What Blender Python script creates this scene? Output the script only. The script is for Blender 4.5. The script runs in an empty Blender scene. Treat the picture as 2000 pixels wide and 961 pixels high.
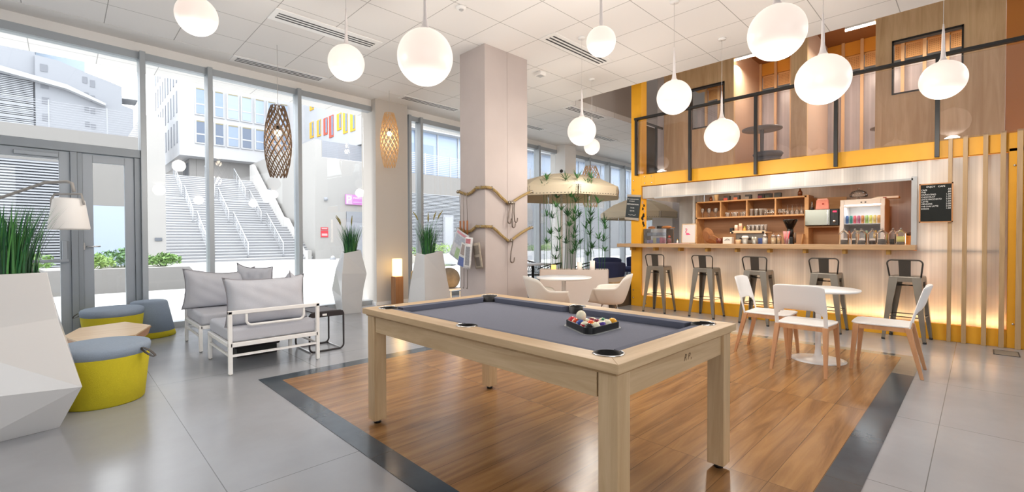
import bpy, bmesh, math, random
from mathutils import Vector, Matrix
S = bpy.context.scene
C = S.collection
PI = math.pi
random.seed(7)

# ---------------------------------------------------------------- camera, world, exposure
H = 1.27
YAW, PITCH, ROLL, FPX = 0.79449562, -0.0145780876, -0.00287984, 895.7
def _cam():
    cy, sy = math.cos(YAW), math.sin(YAW); cp, sp = math.cos(PITCH), math.sin(PITCH)
    f = Vector((cy*cp, sy*cp, sp)); r = Vector((sy, -cy, 0)); d = f.cross(r)
    cr, sr = math.cos(ROLL), math.sin(ROLL)
    r2 = cr*r - sr*d; d2 = sr*r + cr*d
    M = Matrix((r2, -d2, -f)).transposed().to_4x4()
    M.translation = Vector((0, 0, H))
    cam = bpy.data.cameras.new('camera'); o = bpy.data.objects.new('camera', cam); C.objects.link(o)
    o.matrix_world = M; cam.sensor_width = 36; cam.lens = FPX/2000*36; cam.clip_start = .05; cam.clip_end = 400
    S.camera = o
_cam()
SKY = 2.6
w = bpy.data.worlds.new('sky'); S.world = w; w.use_nodes = True
bg = w.node_tree.nodes['Background']; bg.inputs[0].default_value = (.945, .972, 1, 1); bg.inputs[1].default_value = SKY
S.view_settings.view_transform = 'Standard'; S.view_settings.look = 'None'
S.view_settings.exposure = 1.0; S.view_settings.gamma = 1; S.view_settings.use_curve_mapping = False
S.cycles.max_bounces = 10; S.cycles.diffuse_bounces = 6; S.cycles.glossy_bounces = 4
S.cycles.transparent_max_bounces = 16; S.cycles.transmission_bounces = 6
S.cycles.sample_clamp_indirect = 6; S.cycles.use_denoising = True
S.cycles.caustics_reflective = False; S.cycles.caustics_refractive = False

# ---------------------------------------------------------------- materials
def srgb(h):
    if isinstance(h, str):
        v = [int(h[i:i+2], 16)/255 for i in (0, 2, 4)]
    else: v = h
    return tuple((c/12.92 if c <= .04045 else ((c+.055)/1.055)**2.4) for c in v)
_m = {}
def mat(name, col, rough=.5, metal=0, emit=None, es=1, noise=0, nscale=8, bump=0, bscale=60, spec=.5, stretch=None, coat=0):
    if name in _m: return _m[name]
    m = bpy.data.materials.new(name); m.use_nodes = True; nt = m.node_tree; b = nt.nodes['Principled BSDF']
    c = srgb(col)
    b.inputs['Base Color'].default_value = (*c, 1); b.inputs['Roughness'].default_value = rough
    b.inputs['Metallic'].default_value = metal; b.inputs['Specular IOR Level'].default_value = spec
    if coat: b.inputs['Coat Weight'].default_value = coat
    if emit: b.inputs['Emission Color'].default_value = (*srgb(emit), 1); b.inputs['Emission Strength'].default_value = es
    if noise or bump:
        tc = nt.nodes.new('ShaderNodeTexCoord'); mp = nt.nodes.new('ShaderNodeMapping')
        nt.links.new(tc.outputs['Object'], mp.inputs[0])
        if stretch: mp.inputs['Scale'].default_value = stretch
    if noise:
        n = nt.nodes.new('ShaderNodeTexNoise'); n.inputs['Scale'].default_value = nscale; n.inputs['Detail'].default_value = 6
        nt.links.new(mp.outputs[0], n.inputs[0])
        r = nt.nodes.new('ShaderNodeMapRange'); r.inputs[1].default_value = .25; r.inputs[2].default_value = .75
        r.inputs[3].default_value = 1-noise; r.inputs[4].default_value = 1+noise
        nt.links.new(n.outputs[0], r.inputs[0])
        x = nt.nodes.new('ShaderNodeVectorMath'); x.operation = 'SCALE'; x.inputs[0].default_value = c
        nt.links.new(r.outputs[0], x.inputs['Scale']); nt.links.new(x.outputs[0], b.inputs['Base Color'])
    if bump:
        n2 = nt.nodes.new('ShaderNodeTexNoise'); n2.inputs['Scale'].default_value = bscale; n2.inputs['Detail'].default_value = 3
        nt.links.new(mp.outputs[0], n2.inputs[0])
        bp = nt.nodes.new('ShaderNodeBump'); bp.inputs['Strength'].default_value = bump; bp.inputs['Distance'].default_value = .01
        nt.links.new(n2.outputs[0], bp.inputs['Height']); nt.links.new(bp.outputs[0], b.inputs['Normal'])
    _m[name] = m; return m
def wood(name, c1, c2, axis='X', rough=.4, scale=1.0, planks=None, contrast=1):
    """wood grain running along AXIS of the object; planks=(length,width) adds boards in the XY plane"""
    if name in _m: return _m[name]
    m = bpy.data.materials.new(name); m.use_nodes = True; nt = m.node_tree; N = nt.nodes; L = nt.links; b = N['Principled BSDF']
    b.inputs['Roughness'].default_value = rough
    tc = N.new('ShaderNodeTexCoord'); mp = N.new('ShaderNodeMapping'); L.new(tc.outputs['Object'], mp.inputs[0])
    st = {'X': (1.2, 14, 14), 'Y': (14, 1.2, 14), 'Z': (14, 14, 1.2)}[axis]
    mp.inputs['Scale'].default_value = [s*scale for s in st]
    vec = mp.outputs[0]
    if planks:
        bt = N.new('ShaderNodeTexBrick'); L.new(tc.outputs['Object'], bt.inputs['Vector'])
        bt.inputs['Scale'].default_value = 1; bt.inputs['Brick Width'].default_value = planks[0]; bt.inputs['Row Height'].default_value = planks[1]
        bt.inputs['Mortar Size'].default_value = .0016; bt.inputs['Mortar Smooth'].default_value = 0; bt.offset = .37; bt.offset_frequency = 1
        bt.inputs['Color1'].default_value = (0, 0, 0, 1); bt.inputs['Color2'].default_value = (1, 1, 1, 1); bt.inputs['Mortar'].default_value = (.5, .5, .5, 1)
        va = N.new('ShaderNodeVectorMath'); va.operation = 'MULTIPLY_ADD'; va.inputs[1].default_value = (7, 9, 5)
        L.new(bt.outputs['Color'], va.inputs[0]); L.new(mp.outputs[0], va.inputs[2]); vec = va.outputs[0]
    n = N.new('ShaderNodeTexNoise'); n.inputs['Scale'].default_value = 1; n.inputs['Detail'].default_value = 8; n.inputs['Roughness'].default_value = .62; n.inputs['Distortion'].default_value = .9
    L.new(vec, n.inputs[0])
    cr = N.new('ShaderNodeValToRGB'); e = cr.color_ramp.elements
    e[0].position = .5-.22/contrast; e[1].position = .5+.2/contrast
    e[0].color = (*srgb(c2), 1); e[1].color = (*srgb(c1), 1)
    L.new(n.outputs[0], cr.inputs[0]); out = cr.outputs[0]
    if planks:
        hs = N.new('ShaderNodeHueSaturation'); mr = N.new('ShaderNodeMapRange'); mr.inputs[3].default_value = .93; mr.inputs[4].default_value = 1.06
        L.new(bt.outputs['Color'], mr.inputs[0]); L.new(mr.outputs[0], hs.inputs['Value']); L.new(out, hs.inputs['Color'])
        mx = N.new('ShaderNodeMix'); mx.data_type = 'RGBA'; L.new(bt.outputs['Fac'], mx.inputs[0]); L.new(hs.outputs[0], mx.inputs[6])
        mx.inputs[7].default_value = (*[c*.6 for c in srgb(c2)], 1); out = mx.outputs[2]
    L.new(out, b.inputs['Base Color'])
    _m[name] = m; return m
def tiles(name, c1, c2, mortar, tw, th, off=(0, 0), rough=.3, ms=.002, bond=0, clouds=1.2, coat=0):
    if name in _m: return _m[name]
    m = bpy.data.materials.new(name); m.use_nodes = True; nt = m.node_tree; N = nt.nodes; L = nt.links; b = N['Principled BSDF']
    b.inputs['Roughness'].default_value = rough
    tc = N.new('ShaderNodeTexCoord'); mp = N.new('ShaderNodeMapping'); L.new(tc.outputs['Object'], mp.inputs[0])
    mp.inputs['Location'].default_value = (-off[0], -off[1], 0)
    bt = N.new('ShaderNodeTexBrick'); L.new(mp.outputs[0], bt.inputs['Vector'])
    bt.inputs['Scale'].default_value = 1; bt.inputs['Brick Width'].default_value = tw; bt.inputs['Row Height'].default_value = th
    bt.inputs['Mortar Size'].default_value = ms; bt.inputs['Mortar Smooth'].default_value = 0; bt.offset = bond
    n = N.new('ShaderNodeTexNoise'); n.inputs['Scale'].default_value = clouds; n.inputs['Detail'].default_value = 7; n.inputs['Roughness'].default_value = .6
    L.new(tc.outputs['Object'], n.inputs[0])
    cr = N.new('ShaderNodeValToRGB'); e = cr.color_ramp.elements; e[0].position = .3; e[1].position = .7
    e[0].color = (*srgb(c2), 1); e[1].color = (*srgb(c1), 1); L.new(n.outputs[0], cr.inputs[0])
    mx = N.new('ShaderNodeMix'); mx.data_type = 'RGBA'; L.new(bt.outputs['Fac'], mx.inputs[0]); L.new(cr.outputs[0], mx.inputs[6])
    mx.inputs[7].default_value = (*srgb(mortar), 1); L.new(mx.outputs[2], b.inputs['Base Color'])
    rr = N.new('ShaderNodeMapRange'); rr.inputs[3].default_value = rough*.8; rr.inputs[4].default_value = rough*1.25
    L.new(n.outputs[0], rr.inputs[0]); L.new(rr.outputs[0], b.inputs['Roughness'])
    _m[name] = m; return m
def glass(name, tint=(1, 1, 1), refl=1.0, dens=0.0, ior=1.45):
    """thin pane: clear with Fresnel reflection; dens adds a diffuse film"""
    if name in _m: return _m[name]
    m = bpy.data.materials.new(name); m.use_nodes = True; nt = m.node_tree; N = nt.nodes; L = nt.links; N.remove(N['Principled BSDF'])
    o = N['Material Output']; t = N.new('ShaderNodeBsdfTransparent'); t.inputs[0].default_value = (*tint, 1)
    g = N.new('ShaderNodeBsdfGlossy'); g.inputs['Roughness'].default_value = .02
    fr = N.new('ShaderNodeFresnel'); fr.inputs[0].default_value = ior
    ml = N.new('ShaderNodeMath'); ml.operation = 'MULTIPLY'; ml.inputs[1].default_value = refl; L.new(fr.outputs[0], ml.inputs[0])
    mx = N.new('ShaderNodeMixShader'); L.new(ml.outputs[0], mx.inputs[0])
    base = t.outputs[0]
    if dens:
        d = N.new('ShaderNodeBsdfDiffuse'); d.inputs[0].default_value = (.85, .85, .85, 1); m2 = N.new('ShaderNodeMixShader')
        m2.inputs[0].default_value = dens; L.new(t.outputs[0], m2.inputs[1]); L.new(d.outputs[0], m2.inputs[2]); base = m2.outputs[0]
    L.new(base, mx.inputs[1]); L.new(g.outputs[0], mx.inputs[2]); L.new(mx.outputs[0], o.inputs[0])
    _m[name] = m; return m
def polycarb(name, axis=1, period=.035, col='F2EEE8', trans=.45, wide=.45):
    """ribbed translucent polycarbonate sheet"""
    if name in _m: return _m[name]
    m = bpy.data.materials.new(name); m.use_nodes = True; nt = m.node_tree; N = nt.nodes; L = nt.links; N.remove(N['Principled BSDF'])
    o = N['Material Output']; tc = N.new('ShaderNodeTexCoord'); sx = N.new('ShaderNodeSeparateXYZ'); L.new(tc.outputs['Object'], sx.inputs[0])
    d = N.new('ShaderNodeBsdfDiffuse'); tl = N.new('ShaderNodeBsdfTranslucent'); g = N.new('ShaderNodeBsdfGlossy'); g.inputs['Roughness'].default_value = .25
    def ramp(per, lo, hi, fr=.35):
        mm = N.new('ShaderNodeMath'); mm.operation = 'PINGPONG'; mm.inputs[1].default_value = per/2; L.new(sx.outputs[axis], mm.inputs[0])
        r = N.new('ShaderNodeMapRange'); r.inputs[1].default_value = 0; r.inputs[2].default_value = per/2*fr; r.inputs[3].default_value = lo; r.inputs[4].default_value = hi
        L.new(mm.outputs[0], r.inputs[0]); return r.outputs[0]
    a = ramp(period, .93, 1.0); b_ = ramp(wide, 1.12, .93, .1)
    pr = N.new('ShaderNodeMath'); pr.operation = 'MULTIPLY'; L.new(a, pr.inputs[0]); L.new(b_, pr.inputs[1])
    n = N.new('ShaderNodeTexNoise'); n.inputs['Scale'].default_value = 1; mpn = N.new('ShaderNodeMapping'); mpn.inputs['Scale'].default_value = (3.2, 3.2, .9)
    L.new(tc.outputs['Object'], mpn.inputs[0]); L.new(mpn.outputs[0], n.inputs[0])
    r3 = N.new('ShaderNodeMapRange'); r3.inputs[1].default_value = .3; r3.inputs[2].default_value = .7; r3.inputs[3].default_value = .72; r3.inputs[4].default_value = 1.08; L.new(n.outputs[0], r3.inputs[0])
    p2 = N.new('ShaderNodeMath'); p2.operation = 'MULTIPLY'; L.new(pr.outputs[0], p2.inputs[0]); L.new(r3.outputs[0], p2.inputs[1])
    cs = N.new('ShaderNodeVectorMath'); cs.operation = 'SCALE'; cs.inputs[0].default_value = srgb(col); L.new(p2.outputs[0], cs.inputs['Scale'])
    L.new(cs.outputs[0], d.inputs[0]); L.new(cs.outputs[0], tl.inputs[0])
    m1 = N.new('ShaderNodeMixShader'); m1.inputs[0].default_value = trans; L.new(d.outputs[0], m1.inputs[1]); L.new(tl.outputs[0], m1.inputs[2])
    m2 = N.new('ShaderNodeMixShader'); m2.inputs[0].default_value = .06; L.new(m1.outputs[0], m2.inputs[1]); L.new(g.outputs[0], m2.inputs[2])
    L.new(m2.outputs[0], o.inputs[0]); _m[name] = m; return m

# ---------------------------------------------------------------- mesh builder
class MB:
    def __init__(s, M=None): s.v = []; s.f = []; s.mi = []; s.sm = []; s.M = M; s.cur = 0
    def add(s, vs, fs, smooth=False):
        n = len(s.v)
        s.v += [tuple(s.M @ Vector(p)) if s.M else tuple(p) for p in vs]
        for f in fs: s.f.append([i+n for i in f]); s.mi.append(s.cur); s.sm.append(smooth)
        return s
    def box(s, x0, x1, y0, y1, z0, z1):
        vs = [(x, y, z) for x in (x0, x1) for y in (y0, y1) for z in (z0, z1)]
        return s.add(vs, [(0, 1, 3, 2), (4, 6, 7, 5), (0, 4, 5, 1), (2, 3, 7, 6), (0, 2, 6, 4), (1, 5, 7, 3)])
    def hexa(s, bot, top):  # two quads (lists of 4 points)
        return s.add(list(bot)+list(top), [(3, 2, 1, 0), (4, 5, 6, 7), (0, 1, 5, 4), (1, 2, 6, 5), (2, 3, 7, 6), (3, 0, 4, 7)])
    def prism(s, pts, z0, z1, axis='z'):
        n = len(pts)
        def P(a, b, c): return {'z': (a, b, c), 'x': (c, a, b), 'y': (a, c, b)}[axis]
        vs = [P(a, b, z0) for a, b in pts]+[P(a, b, z1) for a, b in pts]
        return s.add(vs, [list(range(n))[::-1], list(range(n, 2*n))]+[(i, (i+1) % n, n+(i+1) % n, n+i) for i in range(n)])
    def cyl(s, p, q, r, r2=None, n=12, cap=True):
        return s.tube([p, q], [r, r if r2 is None else r2], n, cap, smooth=True)
    def tube(s, pts, r, n=8, cap=True, smooth=True, closed=False):
        pts = [Vector(p) for p in pts]; k = len(pts); rs = r if isinstance(r, (list, tuple)) else [r]*k
        vs = []; up = None
        for i in range(k):
            if closed: t = (pts[(i+1) % k]-pts[i-1])
            else: t = pts[min(i+1, k-1)]-pts[max(i-1, 0)]
            t = t.normalized()
            if up is None: up = t.orthogonal().normalized()
            else:
                up = (up-t*up.dot(t))
                up = up.normalized() if up.length > 1e-5 else t.orthogonal().normalized()
            b = t.cross(up)
            for j in range(n):
                a = 2*PI*j/n; vs.append(tuple(pts[i]+rs[i]*(math.cos(a)*up+math.sin(a)*b)))
        fs = []
        for i in range(k if closed else k-1):
            i2 = (i+1) % k
            for j in range(n): fs.append((i*n+j, i*n+(j+1) % n, i2*n+(j+1) % n, i2*n+j))
        if cap and not closed: fs.append(list(range(n))[::-1]); fs.append([(k-1)*n+j for j in range(n)])
        return s.add(vs, fs, smooth)
    def ribbon(s, pts, w, t, up=(0, 0, 1)):
        """flat bar of width w (along side vector) and thickness t following pts; width lies across UP x direction"""
        pts = [Vector(p) for p in pts]; vs = []; k = len(pts); U = Vector(up)
        for i in range(k):
            d = (pts[min(i+1, k-1)]-pts[max(i-1, 0)]).normalized(); b = U.normalized(); nrm = d.cross(b).normalized()
            for a, c in ((-1, -1), (1, -1), (1, 1), (-1, 1)): vs.append(tuple(pts[i]+b*(a*w/2)+nrm*(c*t/2)))
        fs = [(0, 1, 2, 3), tuple((k-1)*4+j for j in (3, 2, 1, 0))]
        for i in range(k-1):
            for j in range(4): fs.append((i*4+j, (i+1)*4+j, (i+1)*4+(j+1) % 4, i*4+(j+1) % 4))
        return s.add(vs, fs)
    def lathe(s, prof, c=(0, 0, 0), n=24, sx=1, sy=1, cap=True):
        vs = []; k = len(prof)
        for r, z in prof:
            for j in range(n): a = 2*PI*j/n; vs.append((c[0]+r*sx*math.cos(a), c[1]+r*sy*math.sin(a), c[2]+z))
        fs = [(i*n+j, i*n+(j+1) % n, (i+1)*n+(j+1) % n, (i+1)*n+j) for i in range(k-1) for j in range(n)]
        if cap: fs += [list(range(n))[::-1], [(k-1)*n+j for j in range(n)]]
        return s.add(vs, fs, True)
    def ball(s, c, r, n=16, m=10, sx=1, sy=1, sz=1):
        return s.lathe([(max(1e-4, r*math.sin(PI*i/m)), -r*sz*math.cos(PI*i/m)) for i in range(m+1)], c, n, sx, sy)
    def grid(s, fn, nu, nv, smooth=True, closed_u=False):
        vs = [tuple(fn(i/(nu if closed_u else nu-1), j/(nv-1))) for j in range(nv) for i in range(nu)]
        fs = [(j*nu+i, j*nu+(i+1) % nu, (j+1)*nu+(i+1) % nu, (j+1)*nu+i) for j in range(nv-1) for i in range(nu if closed_u else nu-1)]
        return s.add(vs, fs, smooth)
    def build(s, name, m, parent=None, loc=None, rot=None, bevel=0, solid=0, sub=0, recalc=True, off=0, seg=2):
        me = bpy.data.meshes.new(name); me.from_pydata(s.v, [], s.f)
        ms = m if isinstance(m, (list, tuple)) else [m]
        for x in ms: me.materials.append(x)
        me.polygons.foreach_set('material_index', s.mi); me.polygons.foreach_set('use_smooth', s.sm); me.update()
        if recalc:
            b = bmesh.new(); b.from_mesh(me); bmesh.ops.recalc_face_normals(b, faces=b.faces); b.to_mesh(me); b.free()
        o = bpy.data.objects.new(name, me); C.objects.link(o)
        if parent: o.parent = parent
        if loc: o.location = loc
        if rot: o.rotation_euler = rot
        if solid:
            x = o.modifiers.new('s', 'SOLIDIFY'); x.thickness = solid; x.offset = off
        if bevel:
            x = o.modifiers.new('b', 'BEVEL'); x.width = bevel; x.segments = seg; x.limit_method = 'ANGLE'; x.angle_limit = .6
        if sub:
            x = o.modifiers.new('u', 'SUBSURF'); x.levels = sub; x.render_levels = sub
        return o
def tag(o, label=None, cat=None, group=None, kind=None):
    for k, v in (('label', label), ('category', cat), ('group', group), ('kind', kind)):
        if v: o[k] = v
    return o
def thing(name, label, cat, loc=(0, 0, 0), rz=0, group=None):
    o = bpy.data.objects.new(name, None); C.objects.link(o); o.location = loc; o.rotation_euler = (0, 0, rz)
    o.empty_display_size = .1
    return tag(o, label, cat, group)
def struct(o): o['kind'] = 'structure'; return o
def kids(o): return [c for c in bpy.data.objects if c.parent == o]
def dup(o, loc=None, rz=None, label=None, parent=None, group=None):
    c = o.copy(); C.objects.link(c)
    if parent: c.parent = parent
    if loc: c.location = loc
    if rz is not None: c.rotation_euler = (0, 0, rz)
    if label: c['label'] = label
    if group: c['group'] = group
    for k in kids(o): dup(k, parent=c)
    return c
def boolean(o, cutters):
    """cut meshes away from o and bake the result"""
    for i, c in enumerate(cutters):
        x = o.modifiers.new('c%d' % i, 'BOOLEAN'); x.object = c; x.operation = 'DIFFERENCE'; x.solver = 'EXACT'
    bpy.context.view_layer.update()
    dg = bpy.context.evaluated_depsgraph_get(); me = bpy.data.meshes.new_from_object(o.evaluated_get(dg))
    o.modifiers.clear(); o.data = me
    return o
def text(body, size, m, loc, rot, parent=None, name='lettering', ext=.0008, align='LEFT', label=None, shear=0, sx=1):
    cu = bpy.data.curves.new(name, 'FONT'); cu.body = body; cu.size = size; cu.extrude = ext; cu.align_x = align; cu.resolution_u = 3; cu.shear = shear
    q = bpy.data.objects.new(name, cu); C.objects.link(q); bpy.context.view_layer.update()
    me = bpy.data.meshes.new_from_object(q.evaluated_get(bpy.context.evaluated_depsgraph_get())); bpy.data.objects.remove(q)
    me.materials.clear(); me.materials.append(m); o = bpy.data.objects.new(name, me); C.objects.link(o)
    o.location = loc; o.rotation_euler = rot; o.scale = (sx, 1, 1)
    if parent: o.parent = parent
    if label: o['label'] = label
    return o
def area(name, loc, rot, sx, sy, power, col=(1, 1, 1), parent=None):
    l = bpy.data.lights.new(name, 'AREA'); l.shape = 'RECTANGLE'; l.size = sx; l.size_y = sy; l.energy = power; l.color = col
    o = bpy.data.objects.new(name, l); C.objects.link(o); o.location = loc; o.rotation_euler = rot
    if parent: o.parent = parent
    return o
def point(name, loc, power, col, r=.05, parent=None):
    l = bpy.data.lights.new(name, 'POINT'); l.energy = power; l.color = col; l.shadow_soft_size = r
    o = bpy.data.objects.new(name, l); C.objects.link(o); o.location = loc
    if parent: o.parent = parent
    return o
def box(name, d, m, parent=None, bevel=0, **k): return MB().box(*d).build(name, m, parent, bevel=bevel, **k)

# palette
PLASTER = mat('plaster', 'E9E7E4', .7, noise=.02, nscale=3)
CONC = mat('column_concrete', 'B9AEAA', .75, noise=.05, nscale=2.5)
ALU = mat('grey_aluminium', 'A9AFB4', .38, metal=.35)
WHITE = mat('white_gloss', 'F1F1F0', .28)
WMET = mat('white_metal', 'F0EFED', .4)
BLACK = mat('black_paint', '151515', .45)
CHROME = mat('chrome', 'D8D8D8', .15, metal=1)
YEL = mat('yellow_steel', 'E9A820', .5, noise=.03)
PANE = glass('window_glass', (.985, .99, .99), .55)
CLEAR = glass('clear_glass', (.985, .99, .99), 1.2, .08)
POLY = polycarb('polycarbonate')
OAKZ = wood('pale_oak_z', 'CDB18B', 'AD8E67', 'Z', .45)
OAKX = wood('pale_oak_x', 'CDB18B', 'AD8E67', 'X', .45)
OAKY = wood('pale_oak_y', 'CDB18B', 'AD8E67', 'Y', .45)
SHELFW = wood('shelf_wood', 'CDA06E', 'B48453', 'Y', .45)
PODW = wood('pod_wood', 'D6B78E', 'B8966C', 'Z', .55, scale=.7)
BEECH = wood('beech', 'CF9E74', 'B9845B', 'Z', .4)

# ================================================================ THE ROOM
FLOORM = tiles('floor_tiles', 'A8ABB1', '97999E', '6A6B6E', 1.22, 2.42, (.58, .18), .2, .0022, clouds=.9)
o = MB().prism([(-5, -6), (21, -6), (21, 9.27), (-5, 7.84)], -.12, 0).build('floor', FLOORM); struct(o)
WOODF = wood('wood_floor', 'AD8152', '785230', 'X', .22, .8, planks=(1.6, .19))
DARKT = tiles('dark_border_tile', '47525C', '38424B', '2A3036', .82, .82, (1.26, 0), .16, .0015, clouds=3)
struct(MB().box(1.41, 6.363, .568, 4.405, 0, .004).build('floor_wood_inlay', WOODF))
b = MB(); b.box(1.26, 1.41, .405, 4.576, 0, .0035); b.box(1.41, 6.5, 4.405, 4.576, 0, .0035); b.box(1.41, 5.57, .405, .568, 0, .0035)
struct(b.build('floor_border', DARKT))
# bar glow reflected on dark border, put into colour; end strip is paler tile
b = MB(); b.box(6.363, 6.5, .405, 4.405, 0, .0035); b.box(5.57, 6.363, .405, .568, 0, .0034)
struct(b.build('floor_border', tiles('pale_tile_and_reflection', '9C9488', '8A8276', '6E685E', .82, .82, (0, 0), .22)))
b = MB()
for y in (.69, 1.32, 1.95, 2.58): b.box(6.4, 6.5, y-.06, y+.06, .0036, .0042)
struct(b.build('reflection_gap', DARKT))  # dark border left showing between the painted reflections

def ceil_mat():
    m = bpy.data.materials.new('ceiling_tiles'); m.use_nodes = True; nt = m.node_tree; N = nt.nodes; L = nt.links; b = N['Principled BSDF']
    tc = N.new('ShaderNodeTexCoord'); sx = N.new('ShaderNodeSeparateXYZ'); L.new(tc.outputs['Object'], sx.inputs[0])
    fs = []
    for ax, off in ((0, 1.125), (1, .69)):
        a = N.new('ShaderNodeMath'); a.operation = 'SUBTRACT'; a.inputs[1].default_value = off-7.11; L.new(sx.outputs[ax], a.inputs[0])
        p = N.new('ShaderNodeMath'); p.operation = 'PINGPONG'; p.inputs[1].default_value = .3555; L.new(a.outputs[0], p.inputs[0])
        c = N.new('ShaderNodeMath'); c.operation = 'LESS_THAN'; c.inputs[1].default_value = .0045; L.new(p.outputs[0], c.inputs[0]); fs.append(c.outputs[0])
    mx = N.new('ShaderNodeMath'); mx.operation = 'MAXIMUM'; L.new(fs[0], mx.inputs[0]); L.new(fs[1], mx.inputs[1])
    q = N.new('ShaderNodeMix'); q.data_type = 'RGBA'; L.new(mx.outputs[0], q.inputs[0]); q.inputs[6].default_value = (*srgb('EDEBE9'), 1); q.inputs[7].default_value = (*srgb('A9A7A4'), 1)
    L.new(q.outputs[2], b.inputs['Base Color']); b.inputs['Roughness'].default_value = .8
    return m
CEILM = ceil_mat(); CZ = 4.0
b = MB(); b.prism([(-5, -6), (7.265, -6), (7.265, 5.79), (21, 5.79), (21, 9.6), (-5, 9.6)], CZ, CZ+.12)
struct(b.build('ceiling', CEILM))
struct(MB().prism([(-5, 7.72), (21, 7.72), (21, 9.3), (-5, 7.9)], CZ-.004, CZ-.0005).build('ceiling_margin', PLASTER))
# the double-height void over the bar
UPG = mat('void_plaster', 'BDB6B0', .8)
b = MB(); b.box(7.265, 16, 5.80, 5.95, CZ+.12, 6.4); b.box(7.1, 7.265, -6, 5.95, CZ+.12, 6.4)
struct(b.build('wall_void', UPG))
struct(MB().box(7.1, 16, -6, 5.95, 6.4, 6.5).build('ceiling_void', PLASTER))
# side and back walls (outside the frame) with back openings added to admit sky light
b = MB(); b.box(-5.15, -5, -6, 7.9, -.1, 4)
struct(b.build('wall_left', PLASTER))
b = MB(); b.box(-5, 7.2, -6.15, -6, 3.75, 4.2); b.box(-5, 16, -6.15, -6, -.1, .08); b.box(.5, 7.2, -6.15, -6, .08, 3.75); b.box(7.2, 16, -6.15, -6, 0, 3); b.box(7.2, 16, -6.15, -6, 6.2, 6.5); b.box(13.4, 16, -6.15, -6, 3, 6.2)
for x in (-5, -3, -1, 1, 3, 5, 7.1): b.box(x, x+.1, -6.12, -6, 0, 3.8)
struct(b.build('wall_back', PLASTER))
struct(MB().box(16, 16.15, -6.15, 5.79, -.1, 6.5).box(16, 21, 5.6, 5.79, 0, CZ).box(21, 21.15, 5.6, 9.4, 0, CZ).build('wall_right', PLASTER))
struct(MB().box(7.95, 8.1, -6, -.47, 0, 2.35).build('wall_bar_end', PLASTER))

# ---- the glazed facade: local x along it, y outwards, z up
FANG = math.atan(.055); fac = Matrix.Translation((0, 8.12, 0)) @ Matrix.Rotation(FANG, 4, 'Z'); FS = 1/math.cos(FANG)
def fx(X): return X*FS
b = MB(fac); b.box(fx(-5), fx(21), -.02, .22, 3.86, 4.0)
struct(b.build('trim_1', PLASTER))
b = MB(fac); b.box(fx(-5), fx(21), -.03, .14, 3.77, 3.87); b.box(fx(.78), fx(21), -.03, .14, 0, .085)
struct(b.build('trim_2', ALU))
mull = [-4.6, -3.3, -2.0, -.75, .785, 1.585, 2.905, 4.19, 5.165, 5.46, 6.75, 8.1, 9.45, 10.85, 12.0, 13.2, 14.25, 15.4, 16.6, 17.8, 19.0, 20.3]
for i in range(len(mull)-1):
    x0, x1 = mull[i]+.065, mull[i+1]
    if 4.2 < (x0+x1)/2 < 5.1 or x1-x0 < .1 or 10.3 < (x0+x1)/2 < 10.3: continue
    wd = bpy.data.objects.new('window_%d' % (i+1), None); C.objects.link(wd); struct(wd)
    b = MB(fac); b.box(fx(x0-.065), fx(x0), -.1, .1, 0, 3.87)
    if i == len(mull)-2: b.box(fx(x1), fx(x1+.06), -.1, .1, 0, 3.87)
    b.build('mullion', ALU, wd, bevel=.004)
    z0 = 2.51 if -.8 < (x0+x1)/2 < .8 else .085
    MB(fac).box(fx(x0), fx(x1), .02, .026, z0, 3.77).build('pane', PANE, wd)
# door bay between x=-.7 and .785
b = MB(fac); b.box(fx(-.69), fx(.785), -.07, .1, 2.4, 2.51); b.box(fx(.085), fx(.15), -.06, .1, 0, 2.4); b.box(fx(.72), fx(.785), -.05, .1, 0, 2.4)
b.box(fx(.15), fx(.2), -.04, .06, 0, 2.4)
struct(b.build('trim_3', mat('door_frame_grey', '8B9299', .4, metal=.3), bevel=.004))
DG = mat('door_leaf_grey', '9AA1A9', .4, metal=.3)
for i, (x0, x1) in enumerate(((-.69, .085), (.2, .72))):
    dr = bpy.data.objects.new('door_%d' % (i+1), None); C.objects.link(dr); struct(dr)
    b = MB(fac); q = .1
    for d in ((x0, x0+q, 0, 2.39), (x1-q, x1, 0, 2.39), (x0+q, x1-q, 0, .1), (x0+q, x1-q, 2.29, 2.39)): b.box(fx(d[0]), fx(d[1]), -.02, .04, d[2], d[3])
    b.build('door_leaf', DG, dr, bevel=.003)
    MB(fac).box(fx(x0+q), fx(x1-q), .005, .011, .1, 2.29).build('pane', PANE, dr)
    if i == 0:
        b = MB(fac); b.box(fx(-.62), fx(.06), -.11, -.075, 1.0, 1.035); b.box(fx(.0), fx(.045), -.1, -.02, .99, 1.27); b.box(fx(-.4), fx(-.02), -.06, -.01, 2.31, 2.36)
        b.build('panic_bar', DG, dr, bevel=.006)
    else:
        b = MB(fac); b.tube([(fx(.235), -.02, 1.19), (fx(.235), -.07, 1.19), (fx(.36), -.075, 1.195)], .011); b.box(fx(.2), fx(.215), -.04, -.01, 1.15, 1.24)
        b.build('door_handle', CHROME, dr)

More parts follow.
